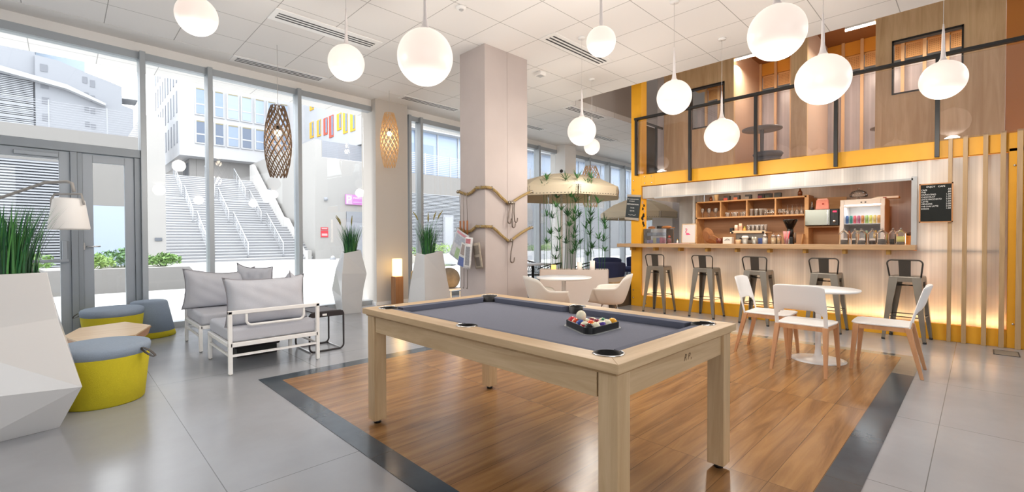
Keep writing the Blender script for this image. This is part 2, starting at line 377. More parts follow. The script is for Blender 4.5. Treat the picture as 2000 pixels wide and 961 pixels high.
# ---- columns
struct(MB().box(4.232, 5.09, 4.842, 5.404, 0, CZ).build('wall_column', CONC, bevel=.006))
b = MB(); b.box(4.66, 4.664, 4.839, 4.8425, 0, CZ); struct(b.build('trim_4', mat('column_joint', 'A79A96', .8)))
struct(MB().box(4.345, 5.05, 8.172, 8.75, 0, CZ).build('wall_pier', mat('pier_plaster', 'C4BEB7', .75)))
struct(MB().box(10.35, 10.85, 8.35, 8.9, 0, CZ).build('wall_pier', PLASTER))
b = MB(); b.box(4.325, 5.06, 8.155, 8.172, 0, .06); b.box(4.325, 4.345, 8.172, 8.36, 0, .06); struct(b.build('baseboard_pier', WMET))
struct(MB().box(11.6, 12.4, 5.72, 6.3, 0, CZ).build('wall_column', mat('far_column', 'EAE3E0', .8)))

# ---- ceiling fittings
VD = mat('vent_dark', '3A3A3C', .6)
def vent(x0, x1, y0, y1, label):
    t = thing('ceiling_vent', label, 'vent', ((x0+x1)/2, (y0+y1)/2, CZ), 0, 'linear ceiling vents')
    a, c = (x1-x0)/2, (y1-y0)/2
    MB().box(-a, a, -c, c, -.012, 0).build('frame', WMET, t, bevel=.003)
    n = 3
    for k in range(n):
        y = (k-(n-1)/2)*.062
        MB().box(-a+.06, a-.06, y-.014, y+.014, -.0135, -.0118).build('slot', VD, t)
for v in ((1.83, 3.2, 5.8, 6.14, 'wide white ceiling vent above the small globe lamp near the windows'),
          (1.84, 3.23, 7.7, 8.0, 'slim ceiling vent along the window beside the dark woven lamp cord'),
          (4.67, 6.04, 3.94, 4.22, 'white ceiling vent between the concrete column and the bar void'),
          (4.64, 6.02, 7.62, 7.86, 'ceiling vent just beyond the pier with the pale woven lamp'),
          (7.44, 8.75, 5.84, 6.1, 'ceiling vent along the far edge of the ceiling opening'),
          (7.3, 8.6, 7.5, 7.75, 'far ceiling vent right of the concrete column'),
          (9.6, 11.0, 7.0, 7.25, 'farthest ceiling vent behind the paired globe lamps')): vent(*v)
t = thing('smoke_detector', 'white square detector on the ceiling right of the concrete column', 'detector', (5.62, 5.05, CZ))
MB().box(-.07, .07, -.07, .07, -.06, 0).build('body', WMET, t, bevel=.012); MB().box(-.05, .05, -.05, .05, -.064, -.06).build('sensor_face', mat('detector_face', 'B9B9B9', .5), t)
t = thing('ceiling_speaker', 'small round white fitting on the ceiling above the concrete column', 'detector', (3.38, 4.28, CZ))
MB().lathe([(.06, 0), (.06, -.02), (.045, -.035), (.03, -.036)]).build('body', WMET, t); MB().lathe([(.028, -.036), (.02, -.045)]).build('sensor_face', mat('detector_face', 'B9B9B9', .5), t)

# ================================================================ OUTSIDE
XW = mat('outside_white', 'A8AAAE', .85, noise=.03, nscale=.6)
XW2 = mat('outside_far_white', '83868C', .85)
XC = tiles('outside_panels', '9A9896', '949290', '7A7876', 4.2, 1.6, (0, 0), .85, .02, clouds=.4)
XP = tiles('parking_panels', 'BFBDBA', 'BAB8B5', '9C9A97', 4.2, 1.6, (0, 0), .85, .02, clouds=.4)
XG = mat('outside_ground', 'BEBDBB', .9, noise=.04, nscale=.5)
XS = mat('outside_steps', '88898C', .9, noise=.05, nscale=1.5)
XL = mat('louvre_metal', '8E9197', .6); XLd = mat('louvre_gap', '5C6068', .8)
XGL = mat('outside_window_glass', '75859A', .12); XGL2 = mat('outside_pale_glass', '8C9CB2', .15); XGLD = mat('outside_dark_glass', '4F5D72', .1)
struct(MB().box(-60, 90, 8.6, 90, -.2, -.05).build('ground', XG))
struct(MB().box(-60, -5.2, -40, 8.6, -.2, -.05).build('ground', XG)); struct(MB().box(-60, 60, -40, -6.2, -.2, -.05).build('ground', XG))
# low planter wall
t = thing('raised_bed', 'long low concrete planter wall outside the glass doors', 'wall', (0, 15.2, -.05))
b = MB(); b.prism([(-8, 0), (2.95, 0), (2.8, .2), (2.5, .6), (-8, .63)], 0, .22, 'y'); b.build('wall', XC, t)
MB().box(-8, 2.2, .22, 3.2, 0, .55).build('soil', mat('gravel', 'A8A49C', .9, noise=.15, nscale=30), t)
LEAFM = [mat('leaf_a', '6E8F4E', .6), mat('leaf_b', '87A35C', .6), mat('leaf_c', '577A4A', .6)]
def shrub(x, y, z, w_, h_, n, label, mi=0, nm='shrub'):
    rnd = random.Random(int(x*100)+n); b = MB()
    for k in range(n):
        a = rnd.uniform(0, 2*PI); rr = w_*rnd.random()**.6; hh = h_*rnd.uniform(.25, 1)*(1-.4*(rr/w_)**2)
        p = Vector((rr*math.cos(a), rr*math.sin(a)*.7, hh)); s_ = rnd.uniform(.04, .09)
        d1 = Vector((rnd.uniform(-1, 1), rnd.uniform(-1, 1), rnd.uniform(-.3, 1))).normalized()*s_; d2 = Vector((rnd.uniform(-1, 1), rnd.uniform(-1, 1), rnd.uniform(-.5, .5))).normalized()*s_*.5
        b.add([p-d1, p+d2, p+d1, p-d2], [(0, 1, 2, 3)])
        if k % 12 == 0: b.tube([(p.x*.3, p.y*.3, 0), tuple(p)], .006, 4)
    o = b.build(nm, LEAFM[mi], loc=(x, y, z), recalc=False); tag(o, label, 'shrub', 'green shrubs outside'); return o
for i, (x, y, w_, h_, lab) in enumerate(((-.9, 16.6, .8, .55, 'pale green shrub outside left of the door post'), (.55, 16.4, .5, .42, 'bright green shrub just right of the door post outside'),
        (1.25, 17.2, .7, .55, 'darker green shrub in the planter behind the right door'), (2.15, 17.0, .45, .4, 'rounded green bush at the right end of the planter wall'),
        (-2.2, 16.8, .9, .6, 'green shrub behind the tall grass of the nearest planter'))):
    shrub(x, y, .5, w_, h_, 520, lab, i % 3)
# block on the left: louvres, pale gate, panels, parapet and railing
t = thing('louvred_building', 'pale building outside the doors with louvres and a roof railing', 'building', (0, 20, 0))
b = MB(); b.box(-9, 2.0, 0, 9, -.05, 4.75); b.box(2.0, 2.62, -.02, 9, -.05, 5.55); b.build('walls', XC, t)
b = MB(); b.box(-9, .14, -.12, -.06, .1, 3.68); b.build('louvre_back', XLd, t)
b = MB()
for k in range(42): b.box(-9, .14, -.2, -.13, .12+k*.085, .165+k*.085)
b.build('louvres', XL, t)
b = MB(); b.box(.5, 1.65, -.03, 0, -.05, 2.4); b.build('gate', mat('pale_blue_gate', '94A0B4', .6), t)
MB().box(2.3, 2.5, -.05, -.02, 1.25, 1.36).build('wall_vent', XLd, t)
rl = thing('roof_railing', 'thin horizontal-bar railing on the parapet outside the doors', 'railing', (0, 20, 4.75))
b = MB()
for k in range(11): b.box(-9, 2, .1, .12, .06+k*.075, .075+k*.075)
b.build('bars', XL, rl)
for k in range(8): MB().box(1.1-k*1.35, 1.13-k*1.35, .08, .14, 0, .86).build('post', XL, rl)
# curved white block far left
t = thing('white_building', 'white block with a sloping roofline beyond the left railing', 'building', (0, 45, 0))
b = MB(); b.prism([(-1.15, 0), (-1.15, 13.9), (0, 13.8), (1.3, 13.35), (2.6, 13.0), (3.35, 12.75), (3.35, 11.4), (4.0, 11.2), (4.0, 0)], 0, 10, 'y'); b.build('walls', XW2, t)
b = MB(); b.prism([(-3.2, 12.7), (-1.2, 12.35), (.4, 12.1), (2.4, 11.2), (2.4, 11.05), (.4, 11.8), (-1.2, 12.05), (-3.2, 12.35)], -.6, 0, 'y'); b.build('cornice', mat('cornice_white', 'A2A4A8', .85), t)
MB().box(-12, -1.15, .3, 10, 0, 20).build('tower', XW2, t)
MB().box(-1.15, 1.4, 2, 10, 0, 21).build('glass_tower', mat('pale_blue_cladding', '8A98A8', .5), t)
MB().prism([(3.35, 12.1), (4.3, 11.95), (3.35, 11.9)], 0, 2, 'y').build('canopy', XW, t)
b = MB()
for k in range(26): b.box(-3.0, -1.25, .05, .2, 9.1+k*.12, 9.17+k*.12)
b.build('louvres', XL, t)
MB().box(-3.0, -1.25, .21, .28, 9.0, 12.3).build('louvre_back', XLd, t)
for (x0, x1, z0, z1) in ((-.9, -.55, 12.85, 13.35), (1.2, 1.45, 12.55, 13.0), (1.6, 1.85, 12.35, 12.85), (-.9, -.5, 11.7, 12.25), (1.28, 1.52, 11.45, 11.9), (1.6, 1.85, 11.3, 11.75), (-.85, -.5, 10.65, 11.1), (1.28, 1.52, 10.5, 10.9), (1.6, 1.85, 10.4, 10.8), (-.85, -.5, 9.5, 9.95), (1.3, 1.54, 9.45, 9.8), (1.62, 1.87, 9.35, 9.7)):
    MB().box(x0, x1, -.03, .05, z0, z1).build('window', mat('shutter_grey', '686B72', .7), t)
# monumental stairs
def stairs_profile():
    pts = [(0, 0)]; y = z = 0
    for n_, run, rise, land in ((13, .285, .178, 1.0), (11, .285, .182, 1.0), (12, .285, .178, 2.0)):
        for _ in range(n_): pts += [(y, z+rise)]; z += rise; y += run; pts += [(y, z)]
        y += land; pts[-1] = (y, z)
    pts += [(y, 0)]; return pts, y, z
sp, sy_, sz_ = stairs_profile()
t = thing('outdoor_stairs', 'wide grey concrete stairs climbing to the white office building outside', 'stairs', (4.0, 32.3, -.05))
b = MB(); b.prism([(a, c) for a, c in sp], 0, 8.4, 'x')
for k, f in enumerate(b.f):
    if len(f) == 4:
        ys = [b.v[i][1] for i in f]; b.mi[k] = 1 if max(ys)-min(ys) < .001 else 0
b.build('steps', [XS, mat('shaded_risers', '9B9C9F', .9)], t)  # step lines: shade below each nosing put into the riser colour
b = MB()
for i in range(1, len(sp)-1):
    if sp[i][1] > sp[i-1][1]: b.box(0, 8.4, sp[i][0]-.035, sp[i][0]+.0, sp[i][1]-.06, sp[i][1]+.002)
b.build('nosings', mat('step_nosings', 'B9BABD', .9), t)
def zst(y):
    zz = 0
    for a, c in sp[:-1]:
        if a <= y+.01: zz = max(zz, c)
    return zz
for ri, (rx, lab) in enumerate(((6.35, 'leftmost metal handrail on the outdoor stairs'), (8.45, 'middle metal handrail on the outdoor stairs'), (10.55, 'right metal handrail on the outdoor stairs'))):
    r = thing('handrail', lab, 'handrail', (rx, 32.3, -.05), 0, 'stair handrails outside')
    for y0, y1 in ((.2, 3.6), (4.9, 7.8), (8.9, 12.2)):
        z0, z1 = zst(y0), zst(y1)
        b = MB(); b.tube([(0, y0, z0), (0, y0, z0+.95), (0, y1, z1+.95), (0, y1, z1)], .035, 6)
        for k in range(3): b.tube([(0, y0, z0+.25+k*.22), (0, y1, z1+.25+k*.22)], .008, 4)
        b.build('rail', mat('galvanised', 'B4B6BA', .4), r)
        for k in range(1, 4):
            y = y0+(y1-y0)*k/4; MB().tube([(0, y, z0+(z1-z0)*k/4-.1), (0, y, z0+(z1-z0)*k/4+.95)], .02, 5).build('post', mat('galvanised', 'B4B6BA', .4), r)
# office block over the stairs
t = thing('office_building', 'white office block with paired windows above the outdoor stairs', 'building', (0, 46, 0))
b = MB(); b.box(7, 17, 0, 16, 8.3, 24); b.build('walls', tiles('office_panels', 'C6C7CA', 'C2C3C6', 'AEAFB2', 5, 1.5, (0, 0), .8, .02, clouds=.3), t)
MB().box(7.9, 17, 1.5, 14, 6.3, 8.3).build('recessed_floor', XC, t)
for k in range(4): MB().box(7.88, 7.9, 2+k*.6, 2.35+k*.6, 6.6, 8.0).build('window', XLd, t)
def win(x0, x1, z0, z1, m=XGL, y=0, ply=True):
    f = MB(); f.box(x0-.12, x1+.12, y-.12, y, z0-.12, z1+.06); f = f.build('window', XW, t)
    MB().box(x0, x1, y-.15, y-.125, z0, z1).build('pane', m, f)
    MB().box(x0, x1, y-.17, y-.152, z0+(z1-z0)*.34, z0+(z1-z0)*.34+.12).build('transom', XW, f)
    MB().box(x0, x1, y-.17, y-.152, z1-.1, z1).build('blind', mat('blind_box', '867F66', .7), f)
for a, c, m in ((383, 403, XGL), (417, 431, XGL), (441, 459, XGL2), (468, 485, XGL2), (495, 511, XGL2), (521, 536, XGL2), (547, 562, XGL2)):
    win(8.16+(a-383)*.0402, 8.16+(c-383)*.0402, 11.9, 14.0, m)
    win(8.16+(a-383)*.0402, 8.16+(c-383)*.0402, 9.5, 11.3, XGLD if a in (383, 417, 468) else XGL)
    win(8.16+(a-383)*.0402, 8.16+(c-383)*.0402, 14.8, 16.9, XGL)
for row in range(4):
    for k in range(9):
        MB().box(6.96, 7.0, .8+k*1.45, 1.15+k*1.45, 9.4+row*2.5, 11.2+row*2.5).build('slot_window', mat('slot_grey', '7B8088', .6), t)
# wing with coloured window reveals
t = thing('coloured_window_wing', 'white wing with yellow and red window reveals right of the office block', 'building', (17, 33, 0))
MB().box(0, 10, -1, 13, 8.85, 24).build('walls', XW, t)
YW = mat('yellow_reveal', 'D4A12C', .5); RW = mat('red_reveal', 'B4513C', .5)
for (y0, y1, z0, z1, m) in ((43.76, 44.66, 10.89, 12.38, YW), (42.1, 42.95, 10.76, 12.26, YW), (40.64, 41.45, 10.66, 12.16, RW), (39.4, 40.24, 10.24, 12.15, RW), (37.82, 38.65, 10.6, 12.01, YW),
        (36.65, 37.46, 10.14, 12.03, YW), (35.27, 36.12, 10.09, 11.83, YW), (43.7, 44.6, 13.5, 15.0, YW), (40.8, 41.6, 13.3, 14.8, YW)):
    f = MB().box(-.06, 0, y0-33, y1-33, z0, z1).build('reveal', m, t)
    MB().box(-.09, -.06, y0-33, y0-33+.28, z0+.15, z1-.1).build('pane', XGL, f)
# parking block to the right of the stairs
t = thing('parking_block', 'pale concrete parking entrance block right of the outdoor stairs', 'building', (12.38, 31.8, -.05))
b = MB(); b.box(0, 9, 0, 14.2, 0, 7.0); b.prism([(0, 7.0), (0, 8.2), (.5, 8.2), (.5, 7.0)], 0, 14.2, 'y'); b.box(.06, 9, .06, .3, 7.0, 7.05); b.build('walls', XP, t)
MB().box(1.0, 9, 3, 14, 7.0, 8.8).build('upper_floor', mat('upper_floor_grey', '8A8D94', .8), t)  # one even grey for the set-back upper floor
MB().box(2.2, 4.2, -.03, 0, .0, 3.3).build('gate', mat('parking_gate', '9A9DA3', .6), t)
MB().box(2.2, 6.2, -.04, 0, 2.6, 3.35).build('lintel_vent', XL, t)
for d in ((-.03, 0, 9.2, 10.0, 4.9, 5.6), (-.03, 0, 10.6, 11.0, 5.0, 5.6), (-.03, 0, 11.3, 11.7, 5.1, 5.6)): MB().box(*d).build('vent_grille', XL, t)
# sloping side parapet of the stairs
b = MB(); b.prism([(0, .6), (1.2, .6), (4.2, 2.9), (5.3, 3.1), (8.2, 5.3), (9.3, 5.5), (12.6, 7.9), (13.2, 7.9), (13.2, 0), (0, 0)], -.5, -.25, 'x')
b.build('stair_parapet', XP, t)
rl = thing('roof_railing', 'thin horizontal-bar railing on top of the parking block', 'railing', (12.9, 31.9, 6.95))
b = MB()
for k in range(10): b.box(.0, 8, 0, .02, .1+k*.12, .125+k*.12)
b.build('bars', XL, rl)
for k in range(5): MB().box(.02+k*1.9, .07+k*1.9, -.03, .03, 0, 1.3).build('post', XL, rl)
sg = thing('parking_sign', 'pink and white parking sign on the block outside', 'sign', (14.5, 31.68, 3.8))
MB().box(0, 1.42, 0, .1, 0, .72).build('panel', mat('sign_pink', 'B97AB4', .5), sg)
MB().box(.02, .48, -.012, 0, .03, .69).build('letter_field', mat('sign_pale', 'BBA0C4', .5), sg)
SW = mat('sign_white', 'DADADA', .5)
text('P', .78, SW, (.03, -.02, .08), (PI/2, 0, 0), sg); text('PARKING', .2, SW, (.56, -.01, .42), (PI/2, 0, 0), sg)
MB().box(.56, 1.3, -.01, 0, .14, .22).build('line', mat('sign_pale', 'BBA0C4', .5), sg)
sg = thing('warning_sign', 'small red notice on the parking block wall outside', 'sign', (12.75, 31.76, 1.45))
MB().box(0, .5, 0, .04, 0, .47).build('panel', mat('sign_red', 'C23A44', .5), sg); MB().box(0, .5, 0, .04, .52, .68).build('header', mat('sign_red', 'C23A44', .5), sg)
for z in (.12, .2, .58): MB().box(.06, .44, -.012, 0, z, z+.04).build('line', SW, sg)
cm = thing('security_camera', 'small dome camera on the parking block wall above the red notice', 'camera', (13.1, 31.8, 4.1))
MB().ball((0, -.08, 0), .13).build('dome', XL, cm); MB().box(-.12, .12, -.06, 0, -.1, .12).build('bracket', XW, cm)
bl = thing('outdoor_spotlight', 'small lamp on the plaza at the foot of the stairs', 'lamp', (12.9, 30.2, -.05))
MB().cyl((0, 0, 0), (0, 0, .08), .2).build('base', XL, bl); MB().ball((0, 0, .12), .14).build('head', XW, bl)
# louvred terrace building on the right
t = thing('terrace_building', 'long building outside with grey louvres below a glazed terrace', 'building', (14.2, 24, 0))
MB().box(0, 34, 0, 2.2, 4.1, 5.3).build('band', XC, t); MB().box(0, 34, .15, 2.2, -.05, 4.1).build('louvre_back', mat('louvre_back_pale', '85888F', .8), t)
b = MB()
for k in range(46): b.box(0, 34, 0, .08, .0+k*.09, .05+k*.09)
b.build('louvres', XL, t)
dr = MB().box(3.2, 4.0, -.05, .0, 0, 2.85).build('louvre_door', XL, t); MB().box(3.3, 3.9, -.07, -.05, .1, 2.7).build('leaf', mat('louvre_leaf', '9A9DA2', .7), dr)
MB().box(.1, 34, 1.2, 2.2, 5.3, 8.2).build('glazed_floor', XGL2, t)
for k in range(20): MB().box(.2+k*1.7, .27+k*1.7, 1.12, 1.2, 5.3, 8.2).build('glazing_bar', XW, t)
for x in (1.0, 2.5, 9, 16, 22, 27): MB().box(x, x+.8, 1.15, 1.19, 5.4, 7.4).build('dark_window', XGL, t)
MB().box(-.1, 34, .6, 2.4, 8.2, 8.5).build('roof_edge', XW, t)
rl = thing('roof_railing', 'white horizontal-bar railing along the glazed terrace outside', 'railing', (14.2, 24.05, 5.3))
b = MB()
for k in range(11): b.box(0, 34, 0, .02, .08+k*.115, .11+k*.115)
b.build('bars', XW, rl)
for k in range(18): MB().box(k*1.9, .05+k*1.9, -.02, .04, 0, 1.32).build('post', XW, rl)
t = thing('raised_bed', 'white low planter wall outside beyond the concrete column', 'wall', (14, 20, -.05))
MB().box(0, 26, 0, .25, 0, .55).build('wall', XW, t); MB().box(0, 26, .25, 2.5, 0, .5).build('soil', mat('gravel', 'A8A49C', .9, noise=.15, nscale=30), t)
for i in range(9): shrub(13.6+i*1.55+(i % 3)*.3, 20.9+(i % 2)*.5, .45, .8, .5+.12*(i % 3), 300, 'low green shrub outside the far windows, number in the row from the pier unseen', i % 3)
for i, o in enumerate([x for x in C.objects if x.get('label', '').endswith('unseen')]):
    o['label'] = ['leftmost', 'second', 'third', 'fourth', 'fifth', 'sixth', 'seventh', 'eighth', 'ninth'][i]+' of nine shrubs in the bed outside the far windows'; o['group'] = 'shrubs outside the far windows'

# ================================================================ STEEL FRAME AND BAR
BX = 7.785
t = thing('steel_frame', 'yellow painted steel frame around the bar and mezzanine edge', 'frame', (BX, 0, 0))
def bolt(pts, parent, ax='x'):
    for p in pts: MB().lathe([(.013, 0), (.013, .006), (.008, .012)], n=10).build('bolt', CHROME, parent, loc=p, rot=(0, -PI/2, 0))
c1 = MB().box(0, .2, 4.458, 4.67, 0, 5.6).build('column', YEL, t, bevel=.004)
c2 = MB().box(0, .2, -.46, -.232, 0, 2.3).build('column', YEL, t, bevel=.004)
c2b = MB().box(1.12, 1.3, -.4, -.232, 2.4, 6.3).build('column', mat('ochre_post', 'B4712C', .5), t)
bm = MB().box(.0, .2, -.6, 4.458, 2.262, 2.475).build('beam', YEL, t, bevel=.003)
b2 = MB().box(.004, .16, -.232, 4.458, 0, .205).build('base_beam', YEL, t, bevel=.003)
p1 = MB().box(-.006, .0, 4.19, 4.455, 2.266, 2.47).build('joint_plate', YEL, t, bevel=.002)
bolt([(-.006, 4.24, 2.31), (-.006, 4.24, 2.43), (-.006, 4.38, 2.43), (-.006, 4.38, 2.31)], t)
bolt([(0, 4.62, z) for z in (2.05, 2.2, 2.38, .3, .15)], t)
bolt([(0, 4.36, z) for z in (.06, .16)], t); bolt([(0, -.05, z) for z in (2.3, 2.42, .05, .15)], t); bolt([(0, -.28, z) for z in (2.1, .28)], t)
# inner lintel of the serving hatch
MB().box(.07, .25, .62, 4.45, 2.2, 2.262).build('lintel', mat('ochre_lintel', 'B9741F', .5), t)
# dark stickers on the inner flank of the column
for i, (dx, z, s_) in enumerate(((.05, 1.95, .035), (.1, 1.9, .03), (.06, 1.84, .03), (.12, 1.8, .03), (.09, 1.72, .04), (.05, 1.66, .045), (.12, 1.62, .04), (.07, 1.57, .035), (.1, 1.53, .03))):
    MB().prism([(dx+s_*math.cos(a)*(1+.3*math.sin(3*a+i)), z+s_*math.sin(a)) for a in [j*PI/4 for j in range(8)]], 4.4565, 4.458, 'y').build('sticker', BLACK if i % 3 else mat('sticker_pale', 'C9A27A', .5), t)
# polycarbonate skins
sk = thing('polycarbonate_cladding', 'ribbed translucent cladding of the bar front and hatch surround', 'cladding', (BX, 0, 0))
MB().box(.045, .06, -.232, 4.458, .205, 1.11).build('front_panel', POLY, sk)
MB().box(.035, .05, .56, 4.45, 2.03, 2.25).build('header_panel', POLY, sk)
MB().box(.045, .06, -.232, .56, 1.11, 2.255).build('side_panel', POLY, sk)
MB().box(.06, 1.6, 4.435, 4.45, 2.03, 2.25).build('return_panel', POLY, sk)
MB().box(1.55, 1.62, 3.96, 4.45, 1.1, 2.25).build('end_panel', POLY, sk)
MB().box(.02, .075, .56, .615, 1.18, 2.06).build('trim', mat('grey_trim', 'B3B5B6', .5), sk)
MB().box(.02, .06, .6, 4.2, 2.015, 2.04).build('trim', mat('grey_trim', 'B3B5B6', .5), sk)
# light strip behind the cladding
ls = thing('light_strip', 'warm light strip glowing behind the foot of the bar cladding', 'light strip', (BX+.11, 2.1, .22))
MB().box(-.02, .02, -2.3, 2.34, -.01, .01).build('diffuser', mat('strip_glow', 'FFE6B0', .5, emit='FFD48A', es=9), ls)
area('strip_light', (.03, 0, .03), (0, PI*.86, 0), .05, 4.6, 15, (1, .74, .4), ls)
area('cladding_fill_light', (BX+.26, .16, 1.55), (0, PI/2, 0), 1.1, .5, 5, (1, .72, .5))  # fill light added behind the side panel, no fixture
bw = MB().box(.32, .34, -.5, 4.45, 0, 1.1); struct(bw.build('wall_bar_inner', mat('bar_inner', 'D9CDBB', .8), loc=(BX, 0, 0)))
# counter
t = thing('bar_counter', 'long light wooden bar counter running past the yellow column', 'counter', (7.58, .555, 1.118))
MB().box(0, .62, 0, 4.3, 0, .066).build('top', wood('counter_wood', 'C4A17A', 'A98661', 'Y', .35), t, bevel=.004)
MB().box(.27, .3, -.78, 0, -.02, .005).build('ledge', wood('ledge_wood', 'A47C52', '8A653F', 'Y', .5), t)
for k in range(9): MB().box(.06, .2, .25+k*.47, .29+k*.47, -.06, 0).build('bracket', mat('bracket_ochre', 'B98C3C', .5), t)
# vertical oak slats
for i, (y, w_) in enumerate(((.252, .038), (.122, .042), (-.046, .042), (-.188, .044), (-.318, .046))):
    o = MB().box(7.725, 7.765, y-w_/2, y+w_/2, 0, 2.5).build('wood_slat', wood('slat_wood', 'BC9C72', 'A2835C', 'Z', .5), bevel=.003)
    tag(o, ['oak slat just right of the menu board', 'second oak slat right of the menu board', 'third oak slat right of the menu board', 'oak slat at the left edge of the right yellow column', 'rightmost oak slat, in front of the yellow column'][i], 'slat', 'oak slats in front of the bar cladding')

# ---- menu board
t = thing('menu_board', 'black letter menu board with white prices in a thin wooden frame', 'menu board', (7.708, .378, 1.705))
b = MB(); hw, hh = .155, .242
for d in ((-hw, hw, hh-.014, hh), (-hw, hw, -hh, -hh+.014), (-hw, -hw+.014, -hh, hh), (hw-.014, hw, -hh, hh)): b.box(-.012, .012, d[0], d[1], d[2], d[3])
b.build('frame', wood('frame_wood', 'C98F5C', 'B07A4A', 'Z', .5), t)
MB().box(-.004, .008, -hw+.014, hw-.014, -hh+.014, hh-.014).build('letter_panel', mat('felt_black', '1B1E1C', .9), t)
RX = (PI/2, 0, -PI/2)
LW = mat('letter_white', 'F0F0EC', .5)
text('ENJOY   CAFE', .028, LW, (-.006, .088, hh-.05), RX, t)
for k, (a, p_) in enumerate((('CAFE', '.50'), ('THE', '.80'), ('CAPUCCINO', '1.50'), ('CHOCOLAT', '1.30'), ('LATTE MACCHIATO', '2.00'), ('LATTE', '1.50'), ('VIENNOIS', '2.00'), ('THE CHAI LATTE', '2.00'), ('SODAS', '1.00'))):
    z = hh-.088-k*.029; text(a, .026, LW, (-.006, hw-.02, z), RX, t, sx=.9 if len(a) < 12 else .8); text(p_, .026, LW, (-.006, -hw+.02, z), RX, t, align='RIGHT')
# ---- chalk board on the column
t = thing('chalkboard', 'tilted chalkboard with white handwriting hung on the yellow column', 'sign', (7.76, 4.615, 1.87))
t.rotation_euler = (.115, 0, 0)
MB().box(-.008, .008, -.14, .14, -.235, .235).build('board', mat('slate', '30383B', .7), t)
GW = mat('grey_wood', 'A99F92', .7, noise=.1)
MB().box(-.014, .012, -.145, .145, .2, .24).build('frame_strip', GW, t); MB().box(-.014, .012, -.145, .145, -.24, -.195).build('frame_strip', GW, t)
text('fais ta pause gourmande', .024, LW, (-.01, .125, .15), RX, t); text('à la maison !', .024, LW, (-.01, .09, .11), RX, t)
text('RESTAURATION', .036, LW, (-.01, .13, .045), RX, t, ext=.0012, sx=.95); text('7h-10h', .03, LW, (-.01, .05, -.02), RX, t); text('12h-14h', .03, LW, (-.01, .06, -.075), RX, t)
MB().tube([(-.01, .08, -.14), (-.01, .04, -.15), (-.01, 0, -.14), (-.01, -.04, -.15), (-.01, -.08, -.135)], .003, 5).build('chalk_swirl', LW, t)

# ---- behind the bar
struct(MB().box(9.42, 9.5, .2, 3.95, 0, 2.4).build('wall_bar_back', polycarb('warm_polycarbonate', 1, .05, 'E6D2C2', .2, .3)))
struct(MB().box(7.985, 9.5, .52, .6, 0, 2.45).build('wall_bar_side', mat('orange_wall', 'E08A1E', .6)))
struct(MB().box(7.985, 9.5, .6, 4.45, 2.3, 2.36).build('ceiling_bar', mat('bar_soffit', 'B07A45', .6)))
struct(MB().box(7.79, 15, -.2, 4.45, 2.36, 2.46).build('floor_mezzanine', mat('mezz_floor', 'A68A6B', .7)))
t = thing('back_counter', 'low back counter behind the bar', 'counter', (8.75, .62, 0))
MB().box(0, .66, 0, 3.33, 0, 1.13).build('body', SHELFW, t); MB().box(-.02, .66, 0, 3.33, 1.13, 1.168).build('top', SHELFW, t)
t = thing('corner_post', 'pale grey post at the left end of the glass shelves', 'post', (9.0, 3.985, 1.168))
MB().box(-.02, .03, -.02, .02, 0, .95).build('post', mat('grey_trim', 'B3B5B6', .5), t); MB().box(-.03, .04, -.03, .03, .95, .97).build('cap', WMET, t)
# shelf unit: four pigeonholes over an open bay
t = thing('shelf_unit', 'orange-brown wooden shelf unit with four compartments behind the bar', 'shelves', (9.0, 2.05, 1.168))
W, D = 1.9, .34
MB().box(0, D, W-.025, W, 0, .83).build('side_panel', SHELFW, t); MB().box(0, D, -.03, .03, 0, .84).build('side_panel', SHELFW, t)
MB().box(0, D, 0, W, .805, .83).build('shelf', SHELFW, t); MB().box(0, D, 0, W, .495, .52).build('shelf', SHELFW, t)
for y in (.475, .95, 1.42): MB().box(0, D, y-.012, y+.012, .52, .805).build('divider', SHELFW, t)
MB().box(D, D+.012, 0, W, 0, .83).build('back_panel', wood('shelf_back', 'B68C66', '9F7753', 'Y', .5), t)
t = thing('microwave_shelf', 'wooden shelf box holding up the microwave', 'shelves', (9.0, 1.57, 1.168))
MB().box(0, .34, 0, .45, .285, .31).build('shelf', SHELFW, t); MB().box(0, .34, 0, .025, 0, .285).build('side_panel', SHELFW, t)
MB().box(.34, .352, -.02, .45, 0, .8).build('back_panel', SHELFW, t)
t = thing('microwave_oven', 'black microwave with a mirrored grey door on the wooden shelf', 'microwave', (8.93, 1.585, 1.48))
MB().box(0, .34, 0, .47, 0, .27).build('body', BLACK, t, bevel=.008)
MB().box(-.02, 0, .12, .465, .01, .265).build('door', mat('mirror_door', 'A3A89F', .25, metal=.6), t, bevel=.004)
MB().box(-.034, -.02, .135, .155, .02, .255).build('handle', CHROME, t)
MB().box(-.004, 0, .03, .08, .215, .235).build('clock', mat('red_display', 'FF2040', .5, emit='FF2040', es=2), t)
MB().lathe([(.022, 0), (.02, .015), (0.001, .016)]).build('knob', CHROME, t, loc=(0, .06, .07), rot=(0, -PI/2, 0))
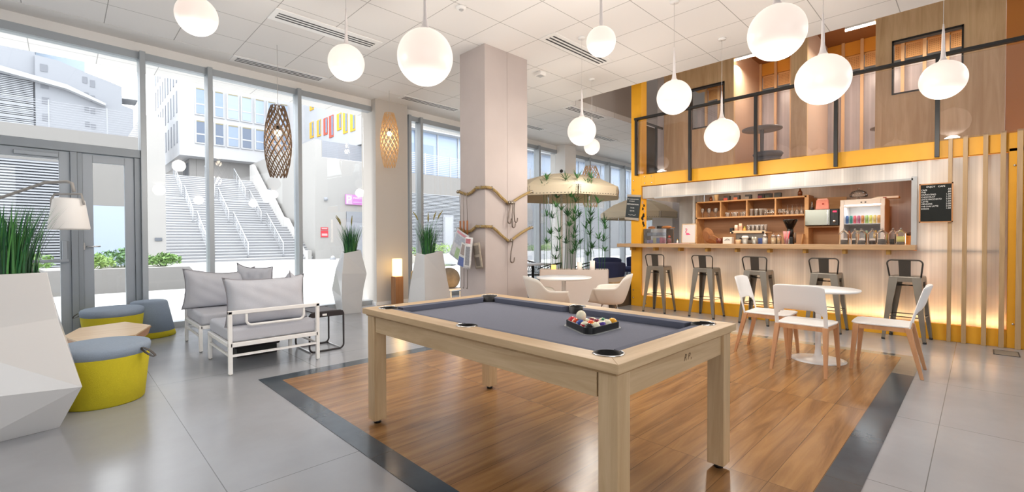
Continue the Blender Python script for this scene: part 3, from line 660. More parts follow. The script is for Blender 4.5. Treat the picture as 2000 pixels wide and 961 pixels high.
# fridge
t = thing('drinks_fridge', 'white counter-top fridge with a lit glass door full of cans', 'fridge', (8.72, .98, 1.168))
IW = mat('fridge_white', 'CFC8C2', .45)
b = MB(); b.box(0, .5, 0, .05, 0, .7); b.box(0, .5, .5, .55, 0, .7); b.box(0, .5, .05, .5, .62, .7); b.box(0, .5, .05, .5, 0, .1); b.box(.46, .5, .05, .5, .1, .62)
b.build('cabinet', IW, t, bevel=.006)
b = MB(); b.box(-.03, 0, 0, .05, 0, .6); b.box(-.03, 0, .5, .55, 0, .6); b.box(-.03, 0, .05, .5, .58, .6); b.box(-.03, 0, .05, .5, 0, .1); b.build('door', IW, t, bevel=.004)
MB().box(-.02, -.015, .05, .5, .1, .58).build('pane', glass('fridge_glass', (.97, .98, 1), .6), t)
MB().box(.03, .45, .05, .5, .32, .33).build('shelf', WMET, t)
MB().box(.02, .05, .07, .48, .595, .615).build('lamp', mat('fridge_lamp', 'F2FAFF', .5, emit='EAF6FF', es=5), t)
area('fridge_light', (.12, .27, .6), (0, 0, 0), .15, .4, 1.0, (.9, .97, 1), t)
b = MB(); b.box(-.032, -.03, .22, .24, .64, .66); b.box(-.032, -.03, .27, .29, .64, .66); b.build('badge', VD, t)
CAN = MB().lathe([(.018, 0), (.029, .006), (.029, .1), (.022, .115), (.022, .118), (.001, .118)], n=14)
ccols = (('D09A5A', 'orange'), ('D8BC72', 'yellow'), ('D8D26A', 'pale gold'), ('9DB96A', 'green'), ('C9854C', 'deep orange'), ('B0647C', 'magenta'), ('D8606A', 'pink red'), ('3C8C7A', 'teal'), ('4C6C9C', 'blue'))
for i, (cc, nm) in enumerate(ccols):
    o = CAN.build('drink_can', mat('can_'+nm, cc, .3, metal=.3), loc=(8.80, 1.06+i*.049, 1.498)); o.scale = (.75, .75, 1.05)
    tag(o, nm+' drink can standing on the upper fridge shelf', 'can', 'cans in the fridge')
for i, (cc, nm) in enumerate((('D9A63A', 'amber'), ('B7C9A8', 'pale green'), ('E6D8A0', 'cream'), ('A85A3A', 'brown'))):
    o = MB().lathe([(.026, 0), (.03, .03), (.03, .07), (.014, .1), (.014, .12), (.001, .12)], n=14).build('bottle', mat('bottle_'+nm, cc, .2), loc=(8.82, 1.1+i*.11, 1.27))
    tag(o, nm+' bottle on the lower fridge shelf', 'bottle', 'bottles low in the fridge')
t = thing('cake_dome', 'clear glass cake dome standing on top of the fridge', 'cake dome', (8.93, 1.33, 1.868))
MB().lathe([(.05, 0), (.012, .01), (.012, .045), (.11, .05), (.11, .055)], n=28).build('stand', CLEAR, t)
MB().lathe([(.115, .056), (.12, .09), (.09, .135), (.03, .155), (.001, .157)], n=28, cap=False).build('dome', CLEAR, t); MB().ball((0, 0, .172), .014).build('knob', CLEAR, t)
t = thing('serving_tray', 'pale folded tray lying on the fridge top', 'tray', (8.85, .98, 1.872))
MB().prism([(-.14, 0), (.2, 0), (.1, .03), (-.14, .028)], 0, .2, 'x').build('tray', mat('tray_white', 'E8DDCF', .5), t); MB().box(-.006, 0, .0, .04, .004, .02).build('badge', mat('tray_badge', '9A4A3A', .5), t)
# ================================================================ THINGS ON THE BAR AND SHELVES
GLS = glass('glassware', (.98, .98, .97), 1.3, .14)
def glassware(kind):
    p = {'wine': [(.03, 0), (.028, .003), (.004, .008), (.004, .075), (.02, .09), (.034, .12), (.032, .16), (.028, .175)],
         'tumbler': [(.026, 0), (.028, .004), (.032, .13)], 'stub': [(.03, 0), (.036, .03), (.037, .085)],
         'goblet': [(.028, 0), (.006, .008), (.006, .03), (.03, .05), (.036, .085), (.03, .1)]}[kind]
    return MB().lathe(p, n=14, cap=False)
protos = {}
def put_glass(kind, x, y, z, label, group, flip=False, nm=None):
    k = (kind, nm)
    if k not in protos:
        o = glassware(kind).build(nm or {'wine': 'wine_glass', 'tumbler': 'tumbler', 'stub': 'stub_glass', 'goblet': 'goblet'}[kind], GLS, recalc=False)
        tag(o, label, 'glass', group); protos[k] = o
    else: o = dup(protos[k], label=label, group=group)
    o.location = (x, y, z+(.175 if flip else 0)); o.rotation_euler = (PI if flip else 0, 0, 0); return o
ORD = ['leftmost', 'second', 'third', 'fourth', 'fifth', 'sixth', 'seventh', 'eighth']
zs = 1.688
for i in range(6): put_glass('wine', 9.06+(i % 2)*.12, 3.84-i*.066, zs, ORD[i]+' of six upright wine glasses in the leftmost shelf compartment', 'wine glasses in the leftmost compartment')
for i in range(5): put_glass('stub', 9.08+(i % 2)*.1, 3.37-i*.075, zs, ORD[i]+' of five short stub glasses in the second shelf compartment', 'stub glasses in the second compartment')
for i in range(6): put_glass('tumbler', 9.07+(i % 2)*.09, 2.94-i*.04, zs, ORD[i]+' of six tall tumblers in the third shelf compartment', 'tumblers in the third compartment')
for i in range(4): put_glass('goblet', 9.08+(i % 2)*.08, 2.69-i*.045, zs, ORD[i]+' of four small goblets right of the tumblers in the third compartment', 'goblets in the third compartment')
for i in range(2): put_glass('goblet', 9.06, 2.47-i*.06, zs, ['left', 'right'][i]+' small goblet at the left end of the fourth shelf compartment', 'goblets in the fourth compartment')
for i in range(4): put_glass('wine', 9.1, 2.36-i*.072, zs, ORD[i]+' of four upside-down wine glasses in the fourth shelf compartment', 'upturned glasses in the fourth compartment', flip=True)
zt = 2.0
t = thing('glass_jar', 'small coppery glass jar at the left end of the shelf top', 'jar', (9.1, 3.69, zt)); MB().lathe([(.03, 0), (.034, .03), (.03, .08), (.02, .085)], n=14).build('jar', mat('copper_glass', '8C5130', .2, metal=.4), t); MB().lathe([(.02, .085), (.02, .1), (.001, .102)], n=14).build('lid', mat('wood_lid', '6E4A2C', .5), t)
o = MB().lathe([(.025, 0), (.042, .1), (.044, .1), (.044, .11), (.038, .11), (.024, .01)], n=18).build('paper_cup', mat('cup_white', 'E6E2DA', .6), loc=(9.1, 3.63, zt)); tag(o, 'white paper cup on the shelf top behind the cream pot', 'cup')
o = MB().lathe([(.03, 0), (.045, .115), (.047, .12), (.04, .12), (.026, .01)], n=18).build('flower_pot', mat('cream_pot', 'EBCB9A', .6), loc=(9.05, 3.565, zt)); tag(o, 'cream tapered pot on the shelf top', 'pot')
for i, (y, cc, nm) in enumerate(((3.37, 'C2402C', 'red'), (3.19, 'C9673A', 'orange red'), (2.99, '8A8078', 'grey'), (2.77, '6E2438', 'dark plum'), (2.65, '3A4034', 'dark olive'), (2.5, '2C2E2C', 'charcoal'))):
    t = thing('tea_box', 'dark square tin with a '+nm+' front on the shelf top', 'box', (9.06, y, zt), 0, 'tins on top of the shelf unit')
    MB().box(-.04, .04, -.055, .05, 0, .082).build('tin', mat('tin_dark', '211E20', .35), t, bevel=.004); MB().box(-.042, -.04, -.02, .05, .0, .045).build('label_patch', mat('tin_'+nm, cc, .4), t)
t = thing('glass_bottle', 'brown glass bottle at the right end of the shelf top', 'bottle', (9.1, 2.17, zt+.01)); MB().lathe([(.035, 0), (.036, .06), (.012, .1), (.012, .12)], n=14).build('body', mat('brown_glass', '6E3A1E', .15), t); MB().lathe([(.014, .12), (.014, .13), (.001, .131)], n=10).build('stopper', CHROME, t)
# things standing on the microwave
t = thing('oil_bottle', 'slim bottle with a dark base on top of the microwave', 'bottle', (9.0, 1.97, 1.75)); MB().lathe([(.03, 0), (.03, .035), (.028, .036)], n=14).build('base', BLACK, t); MB().lathe([(.024, .036), (.012, .07), (.01, .12), (.014, .135), (.001, .14)], n=14).build('body', CLEAR, t)
t = thing('coffee_bag', 'salmon pink packet standing on the microwave', 'bag', (9.0, 1.82, 1.75))
MB().hexa([(-.04, -.095, 0), (.04, -.095, 0), (.04, .095, 0), (-.04, .095, 0)], [(-.015, -.085, .16), (.015, -.085, .16), (.015, .085, .16), (-.015, .085, .16)]).build('bag', mat('salmon', 'E58C7C', .5, noise=.12, nscale=20), t, bevel=.008)
MB().box(-.018, .018, -.07, .07, .155, .18).build('folded_top', mat('salmon_pale', 'F0B7A6', .5), t, bevel=.004); MB().ball((-.036, -.01, .09), .012).build('seal', mat('seal_red', 'B23A3A', .5), t)
# under the shelf: baskets, machine, cups
BK = mat('wicker', 'A9744A', .7, noise=.25, nscale=60)
t = thing('wicker_basket', 'round wicker basket tipped on its edge at the left of the bar bay', 'basket', (9.0, 3.72, 1.33)); t.rotation_euler = (0, PI/2-.25, -.5)
MB().lathe([(.1, -.03), (.15, .02), (.155, .02), (.155, .032), (.145, .03), (.095, -.02)], n=28).build('basket', BK, t); MB().lathe([(.1, -.03), (.001, -.032)], n=28, cap=False).build('base', BK, t)
t = thing('wicker_basket', 'low wicker basket lying in front of the tipped one', 'basket', (8.9, 3.56, 1.2)); t.rotation_euler = (0, .9, -.5)
MB().lathe([(.1, -.02), (.14, .04), (.146, .04), (.146, .05), (.136, .048), (.095, -.01)], n=28).build('basket', BK, t); MB().lathe([(.1, -.02), (.001, -.022)], n=28, cap=False).build('base', BK, t)
t = thing('tea_light_holder', 'small dark red bowl right of the wicker baskets', 'bowl', (8.85, 3.43, 1.168)); MB().lathe([(.03, 0), (.055, .02), (.058, .11), (.052, .11), (.04, .03), (.001, .03)], n=18, cap=False).build('bowl', mat('dark_red', '6E3426', .3), t); MB().lathe([(.03, .03), (.03, .05), (.001, .052)], n=12).build('candle', WMET, t)
t = thing('napkin_box', 'white box of napkins left of the coffee machine', 'box', (8.8, 3.25, 1.168)); MB().box(-.05, .05, -.08, .08, 0, .13).build('box', mat('box_white', 'E7DFD6', .6), t, bevel=.004); MB().ribbon([(-.052, .05, .07), (-.06, .0, .1), (-.056, -.05, .08)], .006, .004).build('cord', BLACK, t)
t = thing('coffee_machine', 'low espresso machine with a wooden cup tray on top', 'coffee machine', (8.85, 2.62, 1.168))
MB().box(.06, .3, .06, .54, .02, .2).build('body', mat('machine_steel', '8F8A82', .3, metal=.8), t, bevel=.01)
MB().box(-.05, .3, 0, .6, .2, .225).build('cup_tray', mat('tray_cream', 'E9CBA6', .5), t, bevel=.004); MB().box(-.055, -.045, .01, .56, .225, .245).build('tray_rail', mat('tray_cream', 'E9CBA6', .5), t)
for y in (.04, .56): MB().ball((-.05, y, .215), .02).build('corner_knob', BLACK, t)
for y in (.38, .3): MB().tube([(.06, y, .1), (-.02, y, .1), (-.1, y+.03, .11)], [.022, .02, .012], 8).build('filter_handle', BLACK, t)
for y in (.1, .5): MB().lathe([(.02, 0), (.018, .02)], n=10).build('foot', BLACK, t, loc=(.15, y, 0))
MB().box(-.02, .1, .56, .62, .2, .3).build('side_cap', BLACK, t, bevel=.01)
for i, (y, h, lab) in enumerate(((3.14, .13, 'shorter stack of pink and white paper cups on the coffee machine'), (3.065, .155, 'taller stack of pink paper cups on the coffee machine'))):
    t = thing('cup_stack', lab, 'cups', (8.88, y, 1.393), 0, 'paper cup stacks'); n = 5+i
    for k in range(n): z = k*(h-.08)/(n-1); MB().lathe([(.034, z), (.026, z+.08), (.001, z+.081)], n=14).build('cup', mat('cup_pink', 'EEC0A6', .6) if k % 2 else mat('cup_cream', 'F0D8C4', .6), t)
t = thing('squeeze_bottle', 'small amber bottle with a green cap on the coffee machine', 'bottle', (8.88, 2.995, 1.393)); MB().lathe([(.026, 0), (.028, .05), (.012, .075)], n=12).build('body', mat('amber', 'D09A4C', .3), t); MB().lathe([(.014, .075), (.012, .095), (.001, .096)], n=10).build('cap', mat('lime', 'A9C23A', .5), t)
for i in range(8): put_glass('tumbler', 8.9+(i % 2)*.08, 2.93-i*.036, 1.393, ORD[i]+' of eight glasses in the row on the coffee machine', 'glasses on the coffee machine', nm='tall_glass')
def cup(name, x, y, h, r, col, label, cat='cup', lid=None, metal=0):
    t = thing(name, label, cat, (x, y, 1.168)); MB().lathe([(r*.7, 0), (r, h), (r*.93, h), (r*.65, .01), (.001, .01)], n=18, cap=False).build('cup', mat('c_'+col, col, .35, metal=metal), t)
    if lid: MB().lathe([(r*1.08, h*.82), (r*1.08, h), (r*.8, h+.02), (.001, h+.021)], n=18).build('lid', mat('c_'+lid, lid, .5), t)
    return t
cup('ceramic_bowl', 8.7, 3.04, .085, .05, 'C9A67F', 'small tan bowl in front of the coffee machine', 'bowl')
cup('measuring_cup', 8.3, 2.79, .13, .05, 'B9B5AC', 'grey bucket-shaped cup with a white lid on the bar', lid='ECE8E4', metal=.4)
cup('metal_bucket', 8.3, 2.64, .13, .05, 'A8A49A', 'small metal bucket of spoons on the bar', 'bucket', metal=.7)
o = MB().box(-.04, .04, -.035, .035, 0, .11).build('blue_carton', mat('carton_blue', '4A5F9E', .5), loc=(8.5, 2.6, 1.168), bevel=.004); tag(o, 'small blue carton behind the metal bucket on the bar', 'box')
for i, (x, y, cc, lab) in enumerate(((8.15, 2.435, 'EDE7DC', 'glass jar of white sugar beside the metal bucket'), (8.15, 2.31, 'E2BF8A', 'left glass jar of brown sugar near the straws'), (8.2, 2.25, 'C99A52', 'right glass jar of brown sugar near the straws'))):
    t = thing('sugar_jar', lab, 'jar', (x, y, 1.184)); MB().lathe([(.036, .004), (.036, .1), (.001, .1)], n=16).build('filling', mat('fill_'+cc, cc, .8), t); MB().lathe([(.04, 0), (.04, .11), (.03, .125)], n=16, cap=False).build('jar', CLEAR, t); MB().lathe([(.032, .12), (.028, .145), (.006, .15), (.006, .175), (.001, .176)], n=12).build('pourer', CHROME, t)
t = thing('straw_holder', 'glass packed with pink striped straws beside the coffee grinder', 'straws', (8.15, 2.13, 1.184)); MB().lathe([(.03, 0), (.036, .12)], n=16, cap=False).build('glass', CLEAR, t)
rnd = random.Random(3)
for k in range(26):
    a = rnd.uniform(0, 2*PI); r = rnd.uniform(.2, 1); MB().tube([(.02*r*math.cos(a), .02*r*math.sin(a), .005), (.06*r*math.cos(a), .06*r*math.sin(a), .2)], .0035, 5).build('straw', mat('straw_pink', 'F26A78', .5) if k % 2 else mat('straw_pale', 'F4C6C8', .5), t)
t = thing('coffee_grinder', 'black coffee grinder with a wide funnel hopper', 'grinder', (8.6, 2.19, 1.168))
MB().lathe([(.001, .42), (.1, .42), (.11, .415), (.105, .395), (.05, .27), (.04, .255)][::-1], n=24).build('hopper', mat('smoked', '120F0E', .12), t)
MB().lathe([(.045, .13), (.05, .2), (.045, .26)], n=18).build('body', BLACK, t); MB().box(-.05, .06, -.05, .05, 0, .13).build('base', BLACK, t, bevel=.01)
MB().box(-.062, -.05, .0, .05, .02, .1).build('front_plate', mat('plate_white', 'E4E0DC', .4), t); MB().cyl((-.02, -.075, .03), (-.02, -.075, .2), .018).build('doser', mat('brown_doser', '6A5240', .4), t)
t = thing('wooden_paddle', 'wooden board leaning on the right side of the shelf bay', 'board', (8.95, 2.1, 1.168)); t.rotation_euler = (.12, 0, 0); MB().prism([(-.06, 0), (.06, 0), (.05, .18), (-.05, .18)], -.006, .006, 'y').build('board', SHELFW, t)
# jars with pointed glass lids on the counter
jr = [(8.0, 1.355, .062, '2A2522', .45, 'leftmost lidded glass jar of dark coffee beans on the counter'), (8.1, 1.245, .05, '1E1B1A', .42, 'small dark-filled jar behind the left pair of jars'), (7.96, 1.15, .065, '2B2A28', .38, 'wide lidded jar of black tea, third from the left'),
      (8.08, 1.045, .052, '3A2B24', .36, 'lidded jar of brown tea behind the middle jars'), (7.95, .925, .068, '26282A', .5, 'widest lidded jar of dark tea in the middle right'), (8.08, .82, .052, '23261F', .5, 'dark lidded jar just left of the jar with lemon'), (7.96, .73, .065, '3B3226', .22, 'rightmost lidded jar with pale green contents above dark tea')]
for i, (x, y, r, cc, fl, lab) in enumerate(jr):
    t = thing('glass_jar', lab, 'jar', (x, y, 1.184), 0, 'lidded glass jars on the counter')
    MB().lathe([(r*.9, .004), (r*.93, .12*fl+.01), (.001, .12*fl+.015)], n=20).build('filling', mat('jar_'+cc, cc, .85), t)
    if i == 6: MB().lathe([(r*.9, .04), (r*.9, .11), (.001, .112)], n=20).build('filling', mat('lemon', 'B9B85A', .7), t)
    MB().lathe([(r*.98, 0), (r, .005), (r, .14), (r*1.04, .145)], n=24, cap=False).build('jar', CLEAR, t)
    MB().lathe([(r*1.06, .145), (r*1.0, .155), (r*.35, .195), (r*.2, .2)], n=24, cap=False).build('lid', CLEAR, t); MB().ball((0, 0, .212), .014).build('knob', GLS, t)
t = thing('condiment_stand', 'small orange wooden stand with a dark ball right of the jars', 'stand', (8.0, .645, 1.184)); b = MB(); b.hexa([(-.03, -.01, 0), (-.01, -.01, 0), (-.01, .05, 0), (-.03, .05, 0)], [(-.02, -.02, .12), (-.005, -.02, .12), (-.005, .02, .12), (-.02, .02, .12)]); b.box(-.03, .02, -.03, .03, .1, .11); b.build('frame', mat('stand_orange', 'D98A2C', .5), t); MB().ball((0, 0, .14), .03).build('ball', mat('brown_ball', '4A2E1E', .5), t)
# left end: pastry case, breads, framed flamingo
t = thing('pastry_case', 'clear two-tier display case at the left end of the counter', 'display case', (7.86, 3.99, 1.184))
b = MB(); b.box(0, .3, 0, .004, 0, .27); b.box(0, .3, .456, .46, 0, .27); b.box(0, .004, 0, .46, 0, .27); b.box(.296, .3, 0, .46, 0, .27); b.build('case', glass('acrylic', (.99, .99, 1), 1, .08), t)
MB().box(0, .3, 0, .46, .27, .276).build('top', glass('acrylic2', (.97, .98, .99), 1, .25), t); MB().box(0, .3, 0, .46, .14, .145).build('shelf', glass('acrylic2', (.97, .98, .99), 1, .25), t)
for k, cc in enumerate(('8F98A8', '6F7A90', '9AA3B0', '7F8B9E')): o = MB().box(-.05, .05, -.045, .045, 0, .06).build('food_tub', mat('tub_'+cc, cc, .4), loc=(8.0, 4.08+k*.1, 1.33), bevel=.01); tag(o, ['rightmost', 'third', 'second', 'leftmost'][k]+' grey-blue tub on the upper tier of the pastry case', 'tub', 'tubs in the pastry case')
for k, (cc, nm, h) in enumerate((('B8455A', 'crimson', .1), ('D8607E', 'pink', .105), ('5F6FA8', 'blue', .1), ('C9C48E', 'pale yellow', .1), ('8A86C0', 'lilac', .06), ('9C9AD0', 'lavender', .06))):
    o = MB().box(-.05, .05, -.03, .03, 0, h).build('snack_packet', mat('pk_'+nm, cc, .4, noise=.2, nscale=40), loc=(7.95, 4.05+k*.065, 1.19), bevel=.004); tag(o, nm+' snack packet on the lower tier of the pastry case', 'packet', 'packets in the pastry case')
t = thing('bread_loaf', 'brown loaf on a board on top of the pastry case', 'bread', (8.0, 4.36, 1.462)); MB().ball((0, 0, .02), .07, sx=.8, sz=.4).build('loaf', mat('crust', '8E5B34', .7, noise=.2, nscale=20), t); MB().box(-.08, .08, -.1, .1, -.002, .006).build('board', SHELFW, t)
t = thing('wooden_dish', 'leaf-shaped wooden dish on the right of the pastry case', 'dish', (7.95, 4.03, 1.462)); MB().ball((0, 0, .02), .1, sx=.6, sz=.28).build('dish', mat('dish_wood', 'A56A34', .5, noise=.2, nscale=20), t); MB().box(-.02, .02, -.15, -.08, .008, .02).build('handle', mat('dish_wood', 'A56A34', .5), t)
t = thing('black_tin', 'small black tin on the middle of the pastry case', 'tin', (8.02, 4.2, 1.462)); MB().lathe([(.055, 0), (.055, .04), (.05, .042)], n=18).build('tin', BLACK, t); MB().lathe([(.057, .04), (.057, .05), (.001, .051)], n=18).build('lid', BLACK, t)
t = thing('candy_jar', 'small red-brown candy jar right of the pastry case', 'jar', (7.85, 3.93, 1.184)); MB().lathe([(.03, 0), (.04, .04), (.038, .08), (.001, .08)], n=16).build('candies', mat('candy', '8A2E2C', .5, noise=.3, nscale=60), t); MB().lathe([(.034, 0), (.045, .04), (.042, .1)], n=16, cap=False).build('jar', CLEAR, t); MB().ball((0, 0, .125), .022).build('stopper', mat('stopper', 'A24A3A', .4), t)
t = thing('framed_print', 'framed print of a pink flamingo leaning on the counter', 'picture', (8.02, 3.65, 1.19)); t.rotation_euler = (0, .08, 0)
b = MB()
for d in ((-.13, .13, .0, .012), (-.13, .13, .338, .35), (-.13, -.118, .0, .35), (.118, .13, 0, .35)): b.box(-.01, .01, d[0], d[1], d[2], d[3])
b.build('frame', wood('light_frame', 'E2C7A0', 'CFAF84', 'Z', .5), t); MB().box(-.002, .006, -.118, .118, .012, .338).build('paper', mat('paper', 'E6E2DF', .6), t)
PK = mat('flamingo_pink', 'EE4E86', .6)
b = MB(); b.tube([(-.004, .045, .18), (-.004, .06, .205), (-.004, .04, .23), (-.004, .035, .255), (-.004, .055, .265)], .006, 6); b.prism([(.055, .165), (.03, .185), (.0, .18), (-.035, .155), (.0, .15), (.04, .15)], -.006, -.003, 'x'); b.build('flamingo', PK, t)
MB().tube([(-.004, .055, .265), (-.004, .065, .25)], .004, 5).build('beak', VD, t)
t = thing('soap_bottle', 'small white bottle left of the flamingo print', 'bottle', (7.9, 3.8, 1.184)); MB().lathe([(.014, 0), (.016, .04), (.008, .06)], n=12).build('body', WMET, t); MB().lathe([(.008, .06), (.006, .08), (.001, .081)], n=8).build('cap', mat('cap_yellow', 'D9B24A', .5), t)
o = MB().box(-.09, .09, -.16, .16, 0, .008).build('paper_menu', mat('menu_red', 'C8A7A0', .6), loc=(7.78, 3.72, 1.184)); tag(o, 'flat red-edged paper menus lying in front of the flamingo print', 'menu')

# ================================================================ BAR STOOLS
GUN = mat('gunmetal', '8F897F', .33, metal=.8, noise=.08, nscale=6); GUND = mat('gunmetal_dark', '4E4A45', .45, metal=.6)
def make_stool(label):
    t = thing('bar_stool', label, 'bar stool', (0, 0, 0), 0, 'bar stools along the counter')
    q = .155
    b = MB(); b.box(-q, q, -q, q, .765, .8); b.build('seat', GUN, t, bevel=.014, seg=3)
    b = MB()
    for a, c in ((-1, 0), (1, 0), (0, -1), (0, 1)):
        if a: b.box(a*q-.006*(a > 0), a*q+.006*(a < 0), -.1, .1, .73, .775)
        else: b.box(-.1, .1, c*q-.006*(c > 0), c*q+.006*(c < 0), .73, .775)
    b.build('apron', GUN, t)
    for a in (-1, 1):
        for c in (-1, 1):
            b = MB(); T = (a*q, c*q); F = (a*.212, c*.212)
            def corner(cx, cy, w_, z, th): return [(cx, cy, z), (cx-a*w_, cy, z), (cx-a*w_, cy-c*th, z), (cx-a*th, cy-c*th, z), (cx-a*th, cy-c*w_, z), (cx, cy-c*w_, z)]
            lo = corner(*F, .034, .02, .012); hi = corner(*T, .09, .78, .012)
            b.add(lo+hi, [tuple(range(6))[::-1], tuple(range(6, 12))]+[(i, (i+1) % 6, 6+(i+1) % 6, 6+i) for i in range(6)])
            lg = b.build('leg', GUN, t); MB().lathe([(.017, 0), (.02, .004), (.018, .024)], n=10).build('foot', BLACK, lg, loc=(F[0]-a*.015, F[1]-c*.015, 0))
    r = .18
    MB().tube([(-r, -r, .3), (r, -r, .3), (r, r, .3), (-r, r, .3)], .006, 6, closed=True, smooth=False).build('foot_ring', GUND, t)
    MB().tube([(-.15, -.15, .68), (.15, .15, .68)], .006, 6).build('brace', GUND, t); MB().tube([(-.15, .15, .68), (.15, -.15, .68)], .006, 6).build('brace', GUND, t)
    x = -.165; pts = [(x+.03, -.15, .79)]
    for i in range(7): a = i/6*PI/2; pts.append((x-.008, -.17+.045*(1-math.cos(a)), .955+.045*math.sin(a)))
    for i in range(7): a = PI/2-i/6*PI/2; pts.append((x-.008, .17-.045*(1-math.cos(a)), .955+.045*math.sin(a)))
    pts.append((x+.03, .15, .79)); MB().tube(pts, .009, 8).build('back_frame', GUND, t)
    MB().hexa([(x+.02, -.055, .8), (x+.026, -.055, .8), (x+.026, .055, .8), (x+.02, .055, .8)], [(x-.012, -.06, 1.0), (x-.006, -.06, 1.0), (x-.006, .06, 1.0), (x-.012, .06, 1.0)]).build('back_plate', GUND, t)
    return t
labs = ['leftmost gunmetal bar stool, nearest the yellow column', 'gunmetal bar stool second from the yellow column', 'middle gunmetal bar stool, partly behind the left white chair', 'gunmetal bar stool behind the white round table', 'rightmost gunmetal bar stool, beside the oak slats']
s0 = make_stool(labs[0])
for i, (x, y, rz) in enumerate(((7.47, 3.925, .02), (7.52, 3.115, -.03), (7.48, 2.32, -.04), (7.54, 1.47, -.03), (7.57, .625, -.09))):
    if i == 0: s0.location = (x, y, 0); s0.rotation_euler = (0, 0, rz)
    else: dup(s0, (x, y, 0), rz, labs[i])

# ================================================================ WHITE CAFE TABLE AND CHAIRS
t = thing('round_table', 'white round pedestal table ringed by three white chairs', 'table', (5.63, 1.17, 0))
MB().lathe([(.27, .722), (.352, .728), (.362, .74), (.358, .75), (.001, .75)], n=48).build('tabletop', WHITE, t)
MB().lathe([(.245, 0), (.25, .008), (.2, .016), (.06, .024), (.035, .05), (.026, .12), (.024, .6), (.03, .7), (.07, .722)], n=36).build('pedestal', WHITE, t)
SHW = mat('chair_white', 'F0EFEE', .35)
def make_chair(label):
    """local: seat centre at origin, faces +x, back at -x"""
    t = thing('cafe_chair', label, 'chair', (0, 0, 0), 0, 'white chairs with wooden legs')
    # seat
    b = MB(); outl = [(-.2, -.205), (-.2, .205), (.1, .225), (.2, .215), (.235, .17), (.24, 0), (.235, -.17), (.2, -.215), (.1, -.225)]
    b.prism(outl, .445, .462); b.build('seat', SHW, t, bevel=.006)
    # backrest with arched opening
    def P(u, z):
        y = u*(.222-.012*max(0, (z-.6)/.25)); lean = -.2-.1*max(0, (z-.44)/.4)**1.2; cur = -.045*(1-u*u)*max(0, min(1, (z-.5)/.15))
        return (lean+cur, y, z)
    nu, nz = 25, 21; vs = []; fs = []
    for j in range(nz):
        for i in range(nu):
            u = -1+2*i/(nu-1); top = .84-.02*abs(u)**6-.012*(1-u*u)*0; z = .435+(top-.435)*j/(nz-1); vs.append(P(u, z))
    for j in range(nz-1):
        for i in range(nu-1):
            u = abs(-1+2*(i+.5)/(nu-1)); z = .435+.405*(j+.5)/(nz-1)
            if u < .8 and z < .605-.05*(u/.8)**4: continue
            fs.append((j*nu+i, j*nu+i+1, (j+1)*nu+i+1, (j+1)*nu+i))
    b = MB(); b.add(vs, fs, True); b.build('backrest', SHW, t, solid=.014, sub=1)
    for c in (-1, 1):
        def leg(p0, p1, w0, w1):
            b = MB(); bot = [(p0[0]+dx*w0, p0[1]+dy*w0, p0[2]) for dx, dy in ((-1, -1), (1, -1), (1, 1), (-1, 1))]; top = [(p1[0]+dx*w1*1.1, p1[1]+dy*w1, p1[2]) for dx, dy in ((-1, -1), (1, -1), (1, 1), (-1, 1))]
            b.hexa(bot, top); b.build('leg', BEECH, t, bevel=.004)
        leg((-.29, c*.225, 0), (-.19, c*.2, .445), .013, .022); leg((.23, c*.215, 0), (.195, c*.195, .445), .013, .022)
        MB().box(-.19, .2, c*.2-.011, c*.2+.011, .405, .444).build('side_rail', BEECH, t)
    MB().box(.185, .207, -.2, .2, .405, .444).build('front_rail', BEECH, t); MB().box(-.205, -.18, -.2, .2, .405, .444).build('rear_rail', BEECH, t)
    return t
c0 = make_chair('nearest white chair seen from behind, in front of the white round table')
c0.location = (5.2, 1.175, 0); c0.rotation_euler = (0, 0, -.03)
dup(c0, (5.7, .64, 0), PI/2+.02, 'white chair seen side-on at the right of the white round table')
dup(c0, (5.63, 1.63, 0), -PI/2+.03, 'white chair seen side-on at the left of the white round table')

# ================================================================ POOL TABLE
t = thing('pool_table', 'light oak pool table with slate-grey cloth in the foreground', 'pool table', (1.475, .94, 0))
TW, TL = 1.19, 2.04
FELT = mat('grey_felt', '767986', .95, spec=.1, noise=.04, nscale=90)
FELTC = mat('grey_felt_cushion', '6A6D7B', .95, spec=.1)
RW_, CW = .118, .045
pock = [(RW_+.012, RW_+.012, .062), (TW-RW_-.012, RW_+.012, .062), (RW_+.012, TL-RW_-.012, .062), (TW-RW_-.012, TL-RW_-.012, .062), (RW_-.012, TL/2, .056), (TW-RW_+.012, TL/2, .056)]
def cutters():
    out = []
    for x, y, r in pock: out.append(MB().lathe([(r, .6), (r, .9)], (x, y, 0), 28).build('cutter', FELT, t))
    return out
cs = cutters()
frames = []
for i, pts in enumerate(([(0, 0), (TW, 0), (TW-RW_, RW_), (RW_, RW_)], [(TW, 0), (TW, TL), (TW-RW_, TL-RW_), (TW-RW_, RW_)], [(TW, TL), (0, TL), (RW_, TL-RW_), (TW-RW_, TL-RW_)], [(0, TL), (0, 0), (RW_, RW_), (RW_, TL-RW_)])):
    o = MB().prism(pts, .762, .8).build('top_rail', OAKX if i % 2 == 0 else OAKY, t); boolean(o, cs); x = o.modifiers.new('b', 'BEVEL'); x.width = .002; x.limit_method = 'ANGLE'
bed = MB().box(.062, TW-.062, .062, TL-.062, .735, .757).build('cloth_bed', FELT, t); boolean(bed, cs)
g = .075
def cushion(p, q, nrm):
    """from p to q, nose towards nrm"""
    p, q, n = Vector(p), Vector(q), Vector(nrm); d = (q-p).normalized(); b = MB(); e = d*.03
    def V3(v, z): return (v.x, v.y, z)
    b.hexa([V3(p, .757), V3(q, .757), V3(q-e+n*(CW-.008), .757), V3(p+e+n*(CW-.008), .757)], [V3(p, .8), V3(q, .8), V3(q-e+n*CW, .795), V3(p+e+n*CW, .795)])
    b.build('cushion', FELTC, t, bevel=.002)
